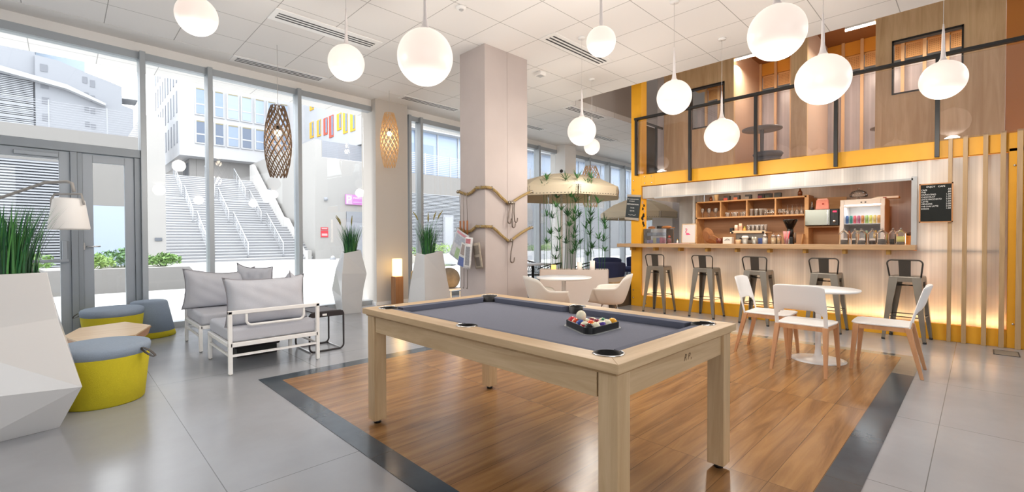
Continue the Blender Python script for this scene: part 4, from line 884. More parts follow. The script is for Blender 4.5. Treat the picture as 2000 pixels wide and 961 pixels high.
cushion((RW_+g, RW_), (TW-RW_-g, RW_), (0, 1)); cushion((RW_+g, TL-RW_), (TW-RW_-g, TL-RW_), (0, -1))
for y0, y1 in ((RW_+g, TL/2-.06), (TL/2+.06, TL-RW_-g)):
    cushion((RW_, y0), (RW_, y1), (1, 0)); cushion((TW-RW_, y0), (TW-RW_, y1), (-1, 0))
for c in cs: bpy.data.objects.remove(c)
PKT = mat('pocket_black', '0E0E10', .5)
for i, (x, y, r) in enumerate(pock):
    p = MB().lathe([(r, .799), (r, .70), (r*.8, .67), (.001, .665)], (x, y, 0), 28, cap=False).build('pocket', PKT, t, solid=.003)
    out = Vector((x-TW/2, (y-TL/2) if i < 4 else 0)).normalized(); a0 = math.atan2(out.y, out.x)
    pts = [(x+(r+.003)*math.cos(a0+a), y+(r+.003)*math.sin(a0+a), .801) for a in [(-100+200*k/18)*PI/180 for k in range(19)]]
    MB().tube(pts, .0042, 6).build('pocket_rim', CHROME, p)
b = MB()
for d in ((.02, TW-.02, .02, .06), (.02, TW-.02, TL-.06, TL-.02), (.02, .06, .06, TL-.06), (TW-.06, TW-.02, .06, TL-.06)): b.box(*d, .748, .762)
b.build('under_frame', wood('oak_dark_edge', 'B08E63', '94744C', 'X', .5), t)
for (x0, x1, y0, y1, m) in ((.12, TW-.12, .035, .058, OAKX), (.12, TW-.12, TL-.058, TL-.035, OAKX), (.035, .058, .12, TL-.12, OAKY), (TW-.058, TW-.035, .12, TL-.12, OAKY)):
    MB().box(x0, x1, y0, y1, .642, .748).build('apron', m, t, bevel=.002)
for x0 in (.03, TW-.03-.09):
    for y0 in (.02, TL-.02-.09):
        l = MB().box(x0, x0+.09, y0, y0+.09, .03, .748).build('leg', OAKZ, t, bevel=.003); MB().lathe([(.024, 0), (.024, .03)], (x0+.045, y0+.045, 0), 14).build('foot', BLACK, l)
text('R P ,', .045, mat('branding', '5A4024', .7), (.62, .0345, .69), (PI/2, 0, 0), t, name='branding', ext=.0004, shear=.4)
# rack and balls
A0 = Vector((1.975, 1.44)); ux = Vector((1, .02)).normalized(); uy = Vector((.5-.017, .872)).normalized()
r_ = .0286; d_ = .0578; C0 = A0+(ux+uy).normalized()*(.058+.012)
t = thing('ball_rack', 'black plastic triangle rack around the billiard balls', 'rack', (A0.x, A0.y, .7575))
cen = (A0+ux*.33+uy*.33+A0+A0)/3
def off_tri(o_, rad):
    P0 = [C0, C0+ux*d_*4, C0+uy*d_*4]; pts = []
    cc = sum(P0, Vector((0, 0)))/3
    for k in range(3):
        p = P0[k]; a = math.atan2((p-cc).y, (p-cc).x)
        for j in range(-4, 5): pts.append((p.x+(rad)*math.cos(a+j*PI/12)-A0.x, p.y+(rad)*math.sin(a+j*PI/12)-A0.y))
    return pts
po, pi_ = off_tri(0, r_+.008), off_tri(0, r_+.003)
n = len(po); b = MB(); vs = [(x, y, z) for z in (0, .038) for (x, y) in po]+[(x, y, z) for z in (0, .038) for (x, y) in pi_]
fs = []
for i in range(n):
    j = (i+1) % n; fs += [(i, j, n+j, n+i), (2*n+j, 2*n+i, 3*n+i, 3*n+j), (n+i, n+j, 3*n+j, 3*n+i), (j, i, 2*n+i, 2*n+j)]
b.add(vs, fs); b.build('frame', mat('rack_black', '17191A', .4), t)
pl = off_tri(0, r_+.02); b = MB(); vs = [(x, y, z) for z in (-.0005, .003) for (x, y) in pl]+[(x, y, z) for z in (-.0005, .003) for (x, y) in po]
b.add(vs, fs); b.build('base_flange', mat('rack_grey', '9A9CA0', .35), t)
BALLC = {1: ('E8A62A', 'yellow'), 2: ('2A4C9C', 'blue'), 3: ('C8283C', 'red'), 4: ('4E3A92', 'violet'), 5: ('EC5A34', 'orange'), 7: ('8A2A3E', 'maroon'), 8: ('1A1A1A', 'black'), 6: ('2E7A4E', 'green')}
IV = mat('ball_ivory', 'EAE4C8', .12)
layout = {(0, 0): (8, 0), (0, 1): (11, 1), (0, 2): (2, 0), (0, 3): (13, 1), (0, 4): (3, 0), (1, 0): (9, 1), (2, 0): (12, 1), (3, 0): (10, 1), (4, 0): (1, 0), (1, 1): (5, 0), (1, 2): (14, 1), (1, 3): (4, 0), (2, 1): (7, 0), (2, 2): (15, 1), (3, 1): (6, 0)}
rnd = random.Random(11)
for (i, j), (num, st) in layout.items():
    hexc, nm = BALLC[num if num < 9 else num-8]; m = mat('ball_'+nm, hexc, .1)
    b = MB(); N_, M_ = 24, 16; b.ball((0, 0, 0), r_, N_, M_)
    vs = b.v; k = 0
    for q, f in enumerate(b.f):
        if len(f) > 4: b.mi[q] = 1 if st else 0; continue
        z = sum(vs[a][2] for a in f)/4/r_; y = sum(vs[a][1] for a in f)/4/r_; x = sum(vs[a][0] for a in f)/4/r_
        b.mi[q] = 1 if (st and abs(z) > .55) or (x > .93) or x < -.93 else 0
    p = C0+ux*d_*i+uy*d_*j
    o = b.build('billiard_ball', [m, IV], loc=(p.x, p.y, .757+r_), rot=(rnd.uniform(-.9, .9), rnd.uniform(-.9, .9), rnd.uniform(2.2, 3.2)))
    tag(o, (nm+' and white striped billiard ball in the rack' if st else 'solid '+nm+' billiard ball in the rack'), 'ball', 'billiard balls in the rack')
p = C0+ux*d_*(1/3+.0)+uy*d_*(2+1/3)
o = MB().ball((0, 0, 0), r_, 32, 20).build('cue_ball', IV, loc=(p.x, p.y, .757+r_+.0472)); tag(o, 'ivory cue ball resting on top of the racked balls', 'ball')

# ================================================================ LOUNGE CORNER
CUSH = mat('cushion_grey', 'BDBFC7', .9, noise=.04, nscale=120, bump=.15, bscale=300); CUSHB = mat('seat_cushion_grey', 'BABCC4', .9, noise=.04, nscale=120, bump=.15, bscale=300)
PIPE = mat('cushion_piping', '8C8A90', .9)
def pillow(name, w_, h_, th, seed=0, m=CUSH):
    """stands in the local xz plane, thickness along y, bottom edge at z=0"""
    rnd = random.Random(seed); ph = [rnd.uniform(0, 6) for _ in range(6)]
    def side(sg):
        def f(u, v):
            a, c = 2*u-1, 2*v-1
            x = w_/2*a*(1-.09*(1-c*c)); z = h_/2*c*(1-.15*(1-a*a)*(1 if c > 0 else .3))+h_/2
            t_ = th/2*max(0, (1-abs(a)**2.6)*(1-abs(c)**2.6))**.42
            wr = .006*(math.sin(9*a+ph[0]+3*c)*math.sin(7*c+ph[1])+.7*math.sin(17*a+ph[2])*max(0, c))*(1-abs(a)**6)*(1-abs(c)**6)
            z += .012*math.sin(3*a+ph[3])*(c > 0)*c-.025*(1-a*a)*(c > 0)*c
            return (x, sg*(t_+wr), z)
        return f
    b = MB(); b.grid(side(1), 30, 22); b.grid(side(-1), 30, 22)
    o = b.build(name, m, recalc=True)
    mods = o.modifiers.new('w', 'WELD'); mods.merge_threshold = .0015
    pts = []
    f = side(0)
    for k in range(24): pts.append(f(k/24, 1))
    for k in range(16): pts.append(f(1, 1-k/16))
    for k in range(24): pts.append(f(1-k/24, 0))
    for k in range(16): pts.append(f(0, k/16))
    pp = MB().tube(pts, .0055, 5, closed=True).build('piping', PIPE, o)
    return o
def make_armchair(label):
    """local: origin under the back-left leg corner; width along +x .81, depth along +y .82, back rail on y=0"""
    t = thing('lounge_chair', label, 'armchair', (0, 0, 0), 0, 'white-framed lounge chairs'); Wd, Dp = .81, .82
    for x, y in ((0, 0), (Wd, 0), (0, Dp), (Wd, Dp)):
        l = MB().box(x-.0175, x+.0175, y-.0175, y+.0175, .012, .6 if y == 0 else .3).build('leg', WMET, t, bevel=.004); MB().lathe([(.014, 0), (.016, .012)], (x, y, 0), 10).build('glide', CHROME, l)
    b = MB(); q = .0175
    b.box(0, Wd, -q, q, .262, .3); b.box(0, Wd, Dp-q, Dp+q, .262, .3); b.box(-q, q, 0, Dp, .262, .3); b.box(Wd-q, Wd+q, 0, Dp, .262, .3)
    for k in range(5): b.box(.02, Wd-.02, .12+k*.14, .15+k*.14, .27, .29)
    b.build('seat_frame', WMET, t, bevel=.003)
    b = MB(); b.box(0, Wd, -.012, .012, .17, .19); b.box(-.01, .01, 0, Dp, .17, .19); b.box(Wd-.01, Wd+.01, 0, Dp, .17, .19); b.build('stretcher', WMET, t)
    MB().box(-q, Wd+q, -q, q, .57, .604).build('back_rail', WMET, t, bevel=.004)
    pts = [(.14, 0, .59), (.14, 0, .5)]+[(.14+.045*(1-math.cos(a)), 0, .5-.045*math.sin(a)) for a in [k*PI/12 for k in range(1, 7)]]
    pts += [(Wd-.14-.045*(1-math.cos(a)), 0, .5-.045*math.sin(a)) for a in [PI/2-k*PI/12 for k in range(0, 7)]]+[(Wd-.14, 0, .59)]
    MB().tube(pts, .012, 8).build('back_loop', WMET, t)
    o = MB().box(0, Wd, .0, Dp+.02, .3, .435).build('seat_cushion', CUSHB, t, bevel=.035, seg=5); o.location = (0, .01, 0)
    return t
a0 = make_armchair('near white-framed lounge chair turned with its back to the pool table'); a0.location = (1.115, 4.91, 0)
a1 = dup(a0, (1.92, 6.98, 0), PI, 'far white-framed lounge chair by the window, facing the near one')
for (w_, h_, th, sd, loc, rot, lab) in (
    (.78, .49, .25, 1, (1.5, 5.09, .43), (-.16, 0, .03), 'large grey cushion against the rail of the near lounge chair'),
    (.5, .5, .2, 2, (1.84, 5.32, .43), (-.1, .1, 1.25), 'square grey cushion tucked at the right end of the near lounge chair'),
    (.78, .5, .25, 3, (1.42, 6.77, .43), (.2, 0, -.02), 'large grey cushion leaning on the rail of the far lounge chair'),
    (.5, .53, .2, 4, (1.8, 6.62, .44), (.15, .1, -.9), 'grey cushion at the right end of the far lounge chair, turned inward')):
    o = pillow('cushion', w_, h_, th, sd); o.location = loc; o.rotation_euler = rot; tag(o, lab, 'cushion', 'loose grey cushions')
LB = mat('loop_black', '2A2528', .4); LBI = mat('loop_dark_top', '3C3236', .45)
t = thing('loop_table', 'black bent-metal side table to the right of the near lounge chair', 'side table', (1.955, 5.21, 0)); w_, h_, r = .39, .45, .05
def rr(w_, h_, r, z0=.01):
    p = []
    for cx, cz, a0_ in ((w_-r, h_-r, 0), (r, h_-r, PI/2), (r, z0+r, PI), (w_-r, z0+r, 3*PI/2)):
        for k in range(7): a = a0_+k*PI/12; p.append((cx+r*math.cos(a), 0, cz+r*math.sin(a)))
    return p
MB().tube([(x, y, z) for x, y, z in rr(w_, h_, r)], .011, 6, closed=True).build('loop', LB, t); MB().tube([(x, .42, z) for x, y, z in rr(w_, h_, r)], .011, 6, closed=True).build('loop', LB, t)
MB().box(r, w_-r, .0, .42, h_-.008, h_+.006).build('tabletop', LBI, t, bevel=.004); MB().box(.01, w_-.01, -.013, -.008, h_-.055, h_).build('front_lip', LB, t); MB().box(.14, .19, -.0145, -.0125, h_-.04, h_-.018).build('badge', WMET, t); MB().box(.01, .03, .0, .42, .0, .015).build('runner', CHROME, t); MB().box(w_-.03, w_-.01, .0, .42, .0, .015).build('runner', CHROME, t)
t = thing('low_table', 'low black table with a white badge under the near lounge chair', 'side table', (1.3, 5.55, 0))
MB().box(0, .46, 0, .3, .1, .21).build('body', LB, t, bevel=.02); MB().box(-.003, .0, .04, .08, .14, .18).build('badge', WMET, t); MB().box(.03, .43, .03, .27, 0, .1).build('base', mat('black_base', '101010', .6), t)
# poufs
PT = mat('pouf_blue', '8F9DAE', .95, noise=.06, nscale=90, bump=.2, bscale=250); PY = mat('pouf_yellow', 'B7AA1C', .95, noise=.05, nscale=90, bump=.2, bscale=250)
LEA = mat('strap_leather', '4A4440', .5)
def pouf(label, loc, rt, rb, h, up=True, ang=0, strap=True):
    t = thing('pouf', label, 'pouf', loc, 0, 'blue and yellow felt poufs')
    f = .82 if up else .16; z1 = h*f; rm = rb+(rt-rb)*f; top, bot = PT, PY
    MB().lathe([(rb-.008, 0), (rb, .012), (rm, z1)], n=48).build('body', bot, t)
    if up: pr = [(rm, z1), (rt, h-.03), (rt-.008, h-.01), (rt-.03, h), (.001, h+.004)]
    else: pr = [(rm, z1), (rt, h-.03), (rt-.008, h-.01), (rt-.03, h), (.001, h+.004)]
    MB().lathe(pr, n=48).build('padded_top', top, t); MB().lathe([(rb-.015, -.0), (rb-.012, .006)], n=40).build('base', BLACK, t)
    if strap:
        c, s_ = math.cos(ang), math.sin(ang); R_ = rt+.0; pts = []
        for k in range(13):
            a = k/12*2*PI; d = .055*(1-math.cos(a)); zz = h*f+.04-.035*(1-math.cos(a))*.9+.018*math.sin(a); pts.append(((R_-.005+d)*c, (R_-.005+d)*s_, zz))
        MB().ribbon(pts, .022, .004, up=(-s_, c, 0)).build('strap', LEA, t)
    return t
pouf('nearest pouf, yellow below a blue-grey top, beside the big white planter', (.225, 4.86, 0), .3, .255, .458, True, -.75)
pouf('yellow pouf with a blue-grey top behind the plywood table', (.43, 7.3, 0), .30, .255, .46, True, 2.6)
pouf('farthest pouf, mostly blue-grey with a yellow foot, by the door post', (.82, 7.72, 0), .2, .285, .47, False, 0, False)
# faceted plywood table
t = thing('plywood_table', 'faceted blond plywood coffee table between the poufs', 'coffee table', (0, 0, 0))
TOPP = [(.0, 6.15), (.12, 6.62), (.5, 6.75), (.68, 6.3), (.5, 5.75), (.1, 5.72)]
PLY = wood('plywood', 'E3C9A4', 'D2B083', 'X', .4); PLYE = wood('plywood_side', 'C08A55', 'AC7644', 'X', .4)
MB().prism(TOPP, .335, .352).build('tabletop', PLY, t, bevel=.002)
cx = sum(p[0] for p in TOPP)/6; cy = sum(p[1] for p in TOPP)/6
for i in range(0, 6):
    p, q = TOPP[i], TOPP[(i+1) % 6]; k = .72
    pb = (cx+(p[0]-cx)*k, cy+(p[1]-cy)*k); m_ = ((p[0]+q[0])/2, (p[1]+q[1])/2); mb = (cx+(m_[0]-cx)*k*.92, cy+(m_[1]-cy)*k*.92)
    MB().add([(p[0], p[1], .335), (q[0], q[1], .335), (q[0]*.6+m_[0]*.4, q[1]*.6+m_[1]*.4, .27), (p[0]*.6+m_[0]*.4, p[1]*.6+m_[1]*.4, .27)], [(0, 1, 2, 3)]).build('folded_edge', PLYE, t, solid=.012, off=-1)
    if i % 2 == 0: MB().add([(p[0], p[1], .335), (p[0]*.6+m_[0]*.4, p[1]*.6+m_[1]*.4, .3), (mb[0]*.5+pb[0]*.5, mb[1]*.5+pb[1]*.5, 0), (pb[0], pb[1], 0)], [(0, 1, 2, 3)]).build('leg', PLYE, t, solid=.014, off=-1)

# ================================================================ PLANTERS WITH GRASS
ca, sa = math.cos(YAW), math.sin(YAW)
def W(u, v): return (u*sa+v*ca, -u*ca+v*sa)      # right / forward metres from the camera spot to room coordinates
GR = [mat('grass_a', '226034', .5), mat('grass_b', '174427', .5), mat('grass_c', '4C8A45', .5)]
SPK = mat('grass_spike', '9A9058', .8, noise=.2, nscale=60); SOIL = mat('soil', '3A3027', .9)
def planter(label, cols, gx, gy, gz, gh, gr_, seed, nb=260, spikes=4, spread=.4):
    """cols: per corner a list of (x,y,z) from the floor up; corners in order"""
    t = thing('grass_planter', label, 'planter', (0, 0, 0), 0, 'faceted white planters with tall grass'); n = len(cols); L = len(cols[0]); vs = [p for c in cols for p in c]; fs = []
    for i in range(n):
        j = (i+1) % n
        for k in range(L-1):
            a, b_, c, d = i*L+k, j*L+k, j*L+k+1, i*L+k+1
            fs += ([(a, b_, c), (a, c, d)] if (i+k) % 2 else [(a, b_, d), (b_, c, d)])
    fs.append(tuple(i*L for i in range(n))[::-1])
    top = [cols[i][-1] for i in range(n)]; cx = sum(p[0] for p in top)/n; cy = sum(p[1] for p in top)/n
    m0 = len(vs)
    for p in top: vs.append((cx+(p[0]-cx)*.88, cy+(p[1]-cy)*.88, p[2]))
    for p in top: vs.append((cx+(p[0]-cx)*.86, cy+(p[1]-cy)*.86, p[2]-.08))
    for i in range(n):
        j = (i+1) % n; fs += [(i*L+L-1, j*L+L-1, m0+j, m0+i), (m0+i, m0+j, m0+n+j, m0+n+i)]
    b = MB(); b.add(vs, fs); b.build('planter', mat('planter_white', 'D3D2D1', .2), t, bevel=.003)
    b = MB(); b.add([(cx+(p[0]-cx)*.87, cy+(p[1]-cy)*.87, p[2]-.05) for p in top], [tuple(range(n))]); b.build('soil', SOIL, t)
    rnd = random.Random(seed)
    for gi in range(3):
        b = MB()
        for k in range(nb//3):
            a = rnd.uniform(0, 2*PI); r = gr_*rnd.random()**.5; h = gh*rnd.uniform(.62, 1.0); ln = spread*rnd.uniform(.25, 1)*(.3+r/gr_)*h*.5; aa = a+rnd.uniform(-.5, .5)
            wd = rnd.uniform(.004, .008); px, py = -math.sin(aa)*wd, math.cos(aa)*wd; pts = []
            for s_ in range(6):
                q = s_/5; rr_ = ln*q**1.8*1.3; zz = h*(q-.16*q**3*ln*2); wq = (1-q)**.7; x = gx+r*math.cos(a)+rr_*math.cos(aa); y = gy+r*math.sin(a)+rr_*math.sin(aa)
                pts += [(x-px*wq, y-py*wq, gz-.04+zz), (x+px*wq, y+py*wq, gz-.04+zz)]
            b.add(pts, [(2*s_, 2*s_+1, 2*s_+3, 2*s_+2) for s_ in range(5)])
        b.build('foliage', GR[gi], t, recalc=False)
    for k in range(spikes):
        a = rnd.uniform(0, 2*PI); dx, dy = .16*math.cos(a), .16*math.sin(a); h = gh*rnd.uniform(.82, 1.0)
        st = MB().tube([(gx, gy, gz), (gx+dx*.5, gy+dy*.5, gz+h*.6), (gx+dx, gy+dy, gz+h)], .0022, 4).build('spike_stem', GR[2], t)
        MB().tube([(gx+dx, gy+dy, gz+h-.01), (gx+dx*1.15, gy+dy*1.15, gz+h+.05), (gx+dx*1.5, gy+dy*1.5, gz+h+.13)], [.007, .014, .004], 8).build('seed_head', SPK, st)
    return t
def Q(u, v, z): return (*W(u, v), z)
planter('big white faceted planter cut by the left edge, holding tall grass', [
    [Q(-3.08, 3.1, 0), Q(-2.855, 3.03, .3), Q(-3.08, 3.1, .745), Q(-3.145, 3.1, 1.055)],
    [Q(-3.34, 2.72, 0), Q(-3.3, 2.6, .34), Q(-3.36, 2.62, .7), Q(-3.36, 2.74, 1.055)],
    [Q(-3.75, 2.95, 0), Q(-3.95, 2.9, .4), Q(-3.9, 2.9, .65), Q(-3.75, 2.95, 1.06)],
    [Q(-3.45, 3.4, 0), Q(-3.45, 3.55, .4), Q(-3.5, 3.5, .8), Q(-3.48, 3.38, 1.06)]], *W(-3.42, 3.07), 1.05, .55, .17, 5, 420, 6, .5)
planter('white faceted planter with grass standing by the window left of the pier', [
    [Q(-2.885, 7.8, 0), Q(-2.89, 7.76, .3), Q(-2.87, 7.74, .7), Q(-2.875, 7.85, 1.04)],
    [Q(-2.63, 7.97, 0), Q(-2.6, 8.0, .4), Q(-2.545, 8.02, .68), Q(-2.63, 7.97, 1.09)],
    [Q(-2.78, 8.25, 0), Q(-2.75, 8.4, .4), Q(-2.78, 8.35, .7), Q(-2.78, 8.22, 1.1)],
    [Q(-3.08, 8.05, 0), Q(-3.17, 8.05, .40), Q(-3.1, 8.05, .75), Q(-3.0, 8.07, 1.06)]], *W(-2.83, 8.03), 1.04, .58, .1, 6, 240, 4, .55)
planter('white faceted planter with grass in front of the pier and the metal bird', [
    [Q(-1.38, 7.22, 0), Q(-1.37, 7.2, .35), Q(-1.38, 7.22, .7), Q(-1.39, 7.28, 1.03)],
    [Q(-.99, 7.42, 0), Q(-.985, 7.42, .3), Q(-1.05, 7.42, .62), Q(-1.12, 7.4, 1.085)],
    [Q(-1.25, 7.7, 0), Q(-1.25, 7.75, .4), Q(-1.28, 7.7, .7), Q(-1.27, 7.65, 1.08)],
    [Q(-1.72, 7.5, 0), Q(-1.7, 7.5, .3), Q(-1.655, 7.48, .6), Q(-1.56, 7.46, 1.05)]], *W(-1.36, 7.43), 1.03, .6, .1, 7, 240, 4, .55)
# arched floor lamp
lx, ly = W(-4.1, 4.25); t = thing('floor_lamp', 'grey arched floor lamp with a white shade behind the big planter', 'lamp', (lx, ly, 0))
LG = mat('lamp_grey', 'A6A29E', .45); ox, oy = W(-1.35, -.1)
MB().cyl((ox, oy, 0), (ox, oy, .025), .17, n=32).build('base', LG, t)
pts = [(ox, oy, .02), (ox, oy, 1.38)]; q0 = Vector((ox, oy)); 
for k in range(1, 6): pts.append((ox*(1-k*.17), oy*(1-k*.17), 1.38+k*.085))
dx_, dy_ = W(.12, 0)
pts += [(-.0+dx_*-.1, dy_*-.1, 1.815), (dx_*.25, dy_*.25, 1.8), (dx_*.42, dy_*.42, 1.72)]
MB().tube(pts, .014, 8).build('arm', LG, t)
MB().lathe([(.14, 1.372), (.145, 1.385), (.11, 1.64), (.095, 1.66)], n=36, cap=False).build('lamp_shade', mat('shade_white', 'E6E4E2', .7, emit='FFF4E6', es=.05), t, solid=.003)
bx_, by_ = W(-.165, 0); MB().tube([(bx_, by_, 1.42), (bx_*.98, by_*.98, 1.66), (bx_*.8, by_*.8, 1.7), (-bx_*.7, -by_*.7, 1.7), (-bx_*.85, -by_*.85, 1.6)], .01, 6).build('shade_bracket', LG, t)
# wooden pillar lamp by the pier
t = thing('pillar_lamp', 'wooden pillar lamp with a glowing yellow shade in front of the pier', 'lamp', (4.665, 7.95, 0))
MB().box(-.085, .085, -.085, .085, 0, .55).build('base', wood('lamp_wood', 'A8794F', '8A5C38', 'Z', .4), t, bevel=.003)
MB().lathe([(.09, .56), (.095, .57), (.095, .89), (.088, .9)], n=32).build('lamp_shade', mat('warm_shade', 'F6D9A0', .6, emit='FFD28A', es=1.5), t)
point('pillar_light', (-.0, -.2, .75), 1.4, (1, .62, .28), .1, t)
# metal bird behind the third planter
BR = mat('brass', 'B09668', .3, metal=.8)
bx0, by0 = W(-1.6, 7.95); t = thing('metal_bird', 'brass swan-necked bird sculpture behind the third white planter', 'sculpture', (bx0, by0, 0))
u2 = Vector(W(1, 0)); f2 = lambda u_, z: (u2.x*u_, u2.y*u_, z)
MB().tube([f2(.06, .56), f2(-.09, .53), f2(-.14, .6), f2(-.13, .7), f2(-.04, .8), f2(.02, .9), f2(.02, .96), f2(-.03, 1.0), f2(-.1, 1.0)], [.06, .05, .028, .02, .018, .016, .016, .018, .006], 10).build('neck', BR, t)
MB().ball(f2(.12, .55), .13, 18, 12, sx=1.2, sz=.7).build('body', BR, t); 
for k in (-.02, .04): MB().tube([f2(.12+k, .5), f2(.12+k, .0)], .008, 6).build('leg', BR, t)
MB().cyl(f2(.12, 0), f2(.12, .015), .09, n=20).build('base', BR, t)
# seat and wire table seen between planter and column
sx0, sy0 = W(-1.15, 8.35); t = thing('stool_with_cushion', 'white wire stool with a mottled brown cushion behind the planter', 'stool', (sx0, sy0, 0))
FUR = mat('mottled_brown', '8E8272', .95, noise=.35, nscale=7)
MB().ball((0, 0, .56), .2, 20, 14, sz=1.0).build('back_cushion', FUR, t)
for x, y in ((-.18, -.18), (.18, -.18), (.18, .18), (-.18, .18)): MB().tube([(x, y, 0), (x*.92, y*.92, .38)], .014, 8).build('leg', WMET, t)
MB().box(-.2, .2, -.2, .2, .36, .39).build('seat', WMET, t, bevel=.01); MB().tube([(-.1, -.19, .34), (-.1, -.19, .2), (.1, -.19, .2), (.1, -.19, .34)], .012, 6).build('brace', WMET, t)
sx0, sy0 = W(-1.22, 9.6); t = thing('wire_table', 'glass table on thin black wires behind the third planter', 'table', (sx0-.1, 8.1, 0))
MB().lathe([(.38, .72), (.38, .73), (.001, .73)], n=36).build('tabletop', glass('table_glass', (.9, .93, .93), 1.5), t)
for k in range(3): a = k*2*PI/3+.3; MB().tube([(.3*math.cos(a), .3*math.sin(a), .72), (.1*math.cos(a), .1*math.sin(a), .62), (.08*math.cos(a), .08*math.sin(a), .5), (.26*math.cos(a), .26*math.sin(a), 0)], .007, 6).build('leg', BLACK, t)
point('corner_fill_light', (W(-.85, 7.6)[0], W(-.85, 7.6)[1], .28), 5, (1, .62, .25), .06)  # bare fill light added to brighten the corner beside the floor lamp
t = thing('floor_uplight', 'small glowing floor lamp behind the third white planter', 'lamp', (*W(-.9, 7.75), 0)); MB().lathe([(.05, 0), (.05, .04)], n=18).build('base', WMET, t); MB().ball((0, 0, .1), .06).build('globe', mat('warm_globe', 'FFE2A8', .5, emit='FFC670', es=4), t)

# ================================================================ ROPES, HOOKS, NEWSPAPERS ON THE COLUMN
def rope_mat():
    m = mat('rope', 'A98F5E', .9, noise=.1, nscale=40); nt = m.node_tree; N = nt.nodes; L = nt.links; b = N['Principled BSDF']
    tc = N.new('ShaderNodeTexCoord'); wv = N.new('ShaderNodeTexWave'); wv.bands_direction = 'DIAGONAL'; wv.inputs['Scale'].default_value = 22; L.new(tc.outputs['Object'], wv.inputs[0])
    bp = N.new('ShaderNodeBump'); bp.inputs['Strength'].default_value = .8; bp.inputs['Distance'].default_value = .01; L.new(wv.outputs[0], bp.inputs['Height']); L.new(bp.outputs[0], b.inputs['Normal']); return m
ROPE = rope_mat(); STL = mat('bracket_steel', 'A29A8E', .3, metal=.9)
def rope(label, z):
    t = thing('rope_rail', label, 'rope', (4.2, 4.8, z))
    nodes = [(-.0, .60, .0), (-.0, .40, -.06), (0, .18, .03), (0, .02, .02)]; pts = []
    path = [(0, .6, 0), (0, .5, -.03), (0, .4, -.055), (0, .3, -.03), (0, .2, .025), (0, .08, .02), (.0, .0, .02), (.06, 0, .018), (.12, 0, .015), (.2, 0, -.03), (.3, 0, -.1), (.4, 0, -.16), (.45, 0, -.185), (.5, 0, -.178), (.6, 0, -.12), (.72, 0, -.06), (.85, 0, -.005), (.93, 0, .02)]
    MB().tube(path, .02, 10).build('rope', ROPE, t)
    for p in ((0, .58, 0), (0, .2, .025), (0, .09, .022), (.12, 0, .015), (.44, 0, -.18), (.5, 0, -.175), (.9, 0, .012)):
        n_ = Vector((1, 0, 0)) if p[0] == 0 else Vector((0, 1, 0)); c = Vector(p)
        MB().cyl(c-n_*.022, c+n_*.042, .011, n=10).build('bracket', STL, t); MB().lathe([(.026, -.007), (.026, .007)], n=14).build('ring', STL, t, loc=tuple(c), rot=(PI/2, 0, PI/2) if p[0] == 0 else (0, PI/2, 0))
    MB().lathe([(.02, 0), (.026, .01), (.018, .03), (.001, .034)], n=12).build('end_cap', STL, t, loc=(0, .61, 0), rot=(-PI/2, 0, 0)); MB().lathe([(.02, 0), (.026, .01), (.018, .03), (.001, .034)], n=12).build('end_cap', STL, t, loc=(.93, 0, .02), rot=(0, PI/2, 0))
rope('upper tan rope draped around the concrete column on steel brackets', 1.975)
rope('lower tan rope draped around the concrete column above the newspapers', 1.43)
HK = mat('hook_steel', '7C726A', .35, metal=.9)
def hook(label, x, y, z, L_, r=.03, rz=0, sw=0, ax=0):
    t = thing('metal_hook', label, 'hook', (x, y, z), rz, 'metal hooks on the ropes')
    pts = [(.0+.022*math.cos(a), 0, .022*math.sin(a)-.0) for a in [PI*1.1-k*PI/7 for k in range(9)]]
    pts += [(.012, 0, -.06), (sw*.5, 0, -L_*.5), (sw, 0, -L_+r)]
    pts += [(sw+r-r*math.cos(a), 0, -L_+r-r*math.sin(a)) for a in [k*PI/7 for k in range(1, 8)]]+[(sw+2*r+.006, 0, -L_+r+.035)]
    MB().tube(pts, .009, 6).build('hook', HK, t); MB().lathe([(.02, -.006), (.02, .006)], n=14).build('ring', STL, t, rot=(PI/2, 0, 0)); return t
hook('left steel hook of the three on the right dip of the upper rope', 4.64, 4.77, 1.8, .3, .035, 0, -.04)
hook('middle steel hook of the three on the right dip of the upper rope', 4.68, 4.76, 1.8, .36, .03, 0, 0)
hook('right steel hook of the three, slightly shorter, on the upper rope', 4.72, 4.77, 1.8, .28, .028, 0, .02)
hook('single large steel hook hanging from the lower rope', 4.67, 4.76, 1.25, .32, .04, 0, -.03)
for i, dy in enumerate((-.08, 0, .08)):
    t = thing('newspaper_hook', ['right', 'middle', 'left'][i]+' of three wooden-handled hooks holding the newspapers', 'hook', (4.15, 5.22+dy, 1.9), 0, 'wooden-handled newspaper hooks')
    MB().tube([(.02, 0, .03), (0, 0, .045), (-.01, 0, 0), (-.0, 0, -.26), (0, 0, -.36)], .004, 6).build('wire', HK, t)
    MB().tube([(0, 0, -.36), (0, 0, -.56)], .013, 10).build('grip', mat('hook_wood', 'A0653C', .5), t); MB().tube([(0, 0, -.56), (0, 0, -1.3), (0, .01, -1.34), (.0, .03, -1.33)], .005, 6).build('rod', HK, t)
def paper(label, loc, rot, w_, h_, th, cols, nm='newspaper'):
    t = thing(nm, label, 'newspaper', loc); t.rotation_euler = rot
    def f(u, v): return (-.02*math.sin(u*PI)*(1-v)-th*.5, (u-.5)*w_, -v*h_)
    MB().grid(f, 10, 10).build('front_page', mat('np_'+cols[0], cols[0], .8, noise=.18, nscale=28), t, solid=th)
    k = 0
    for (u0, u1, v0, v1, cc) in cols[1]:
        b = MB(); b.grid(lambda u, v: tuple(Vector(f(u0+(u1-u0)*u, v0+(v1-v0)*v))-Vector((th*.5+.002, 0, 0))), 5, 5); b.build('printed_block', mat('np_'+cc, cc, .7, noise=.2, nscale=50), t)
    return t
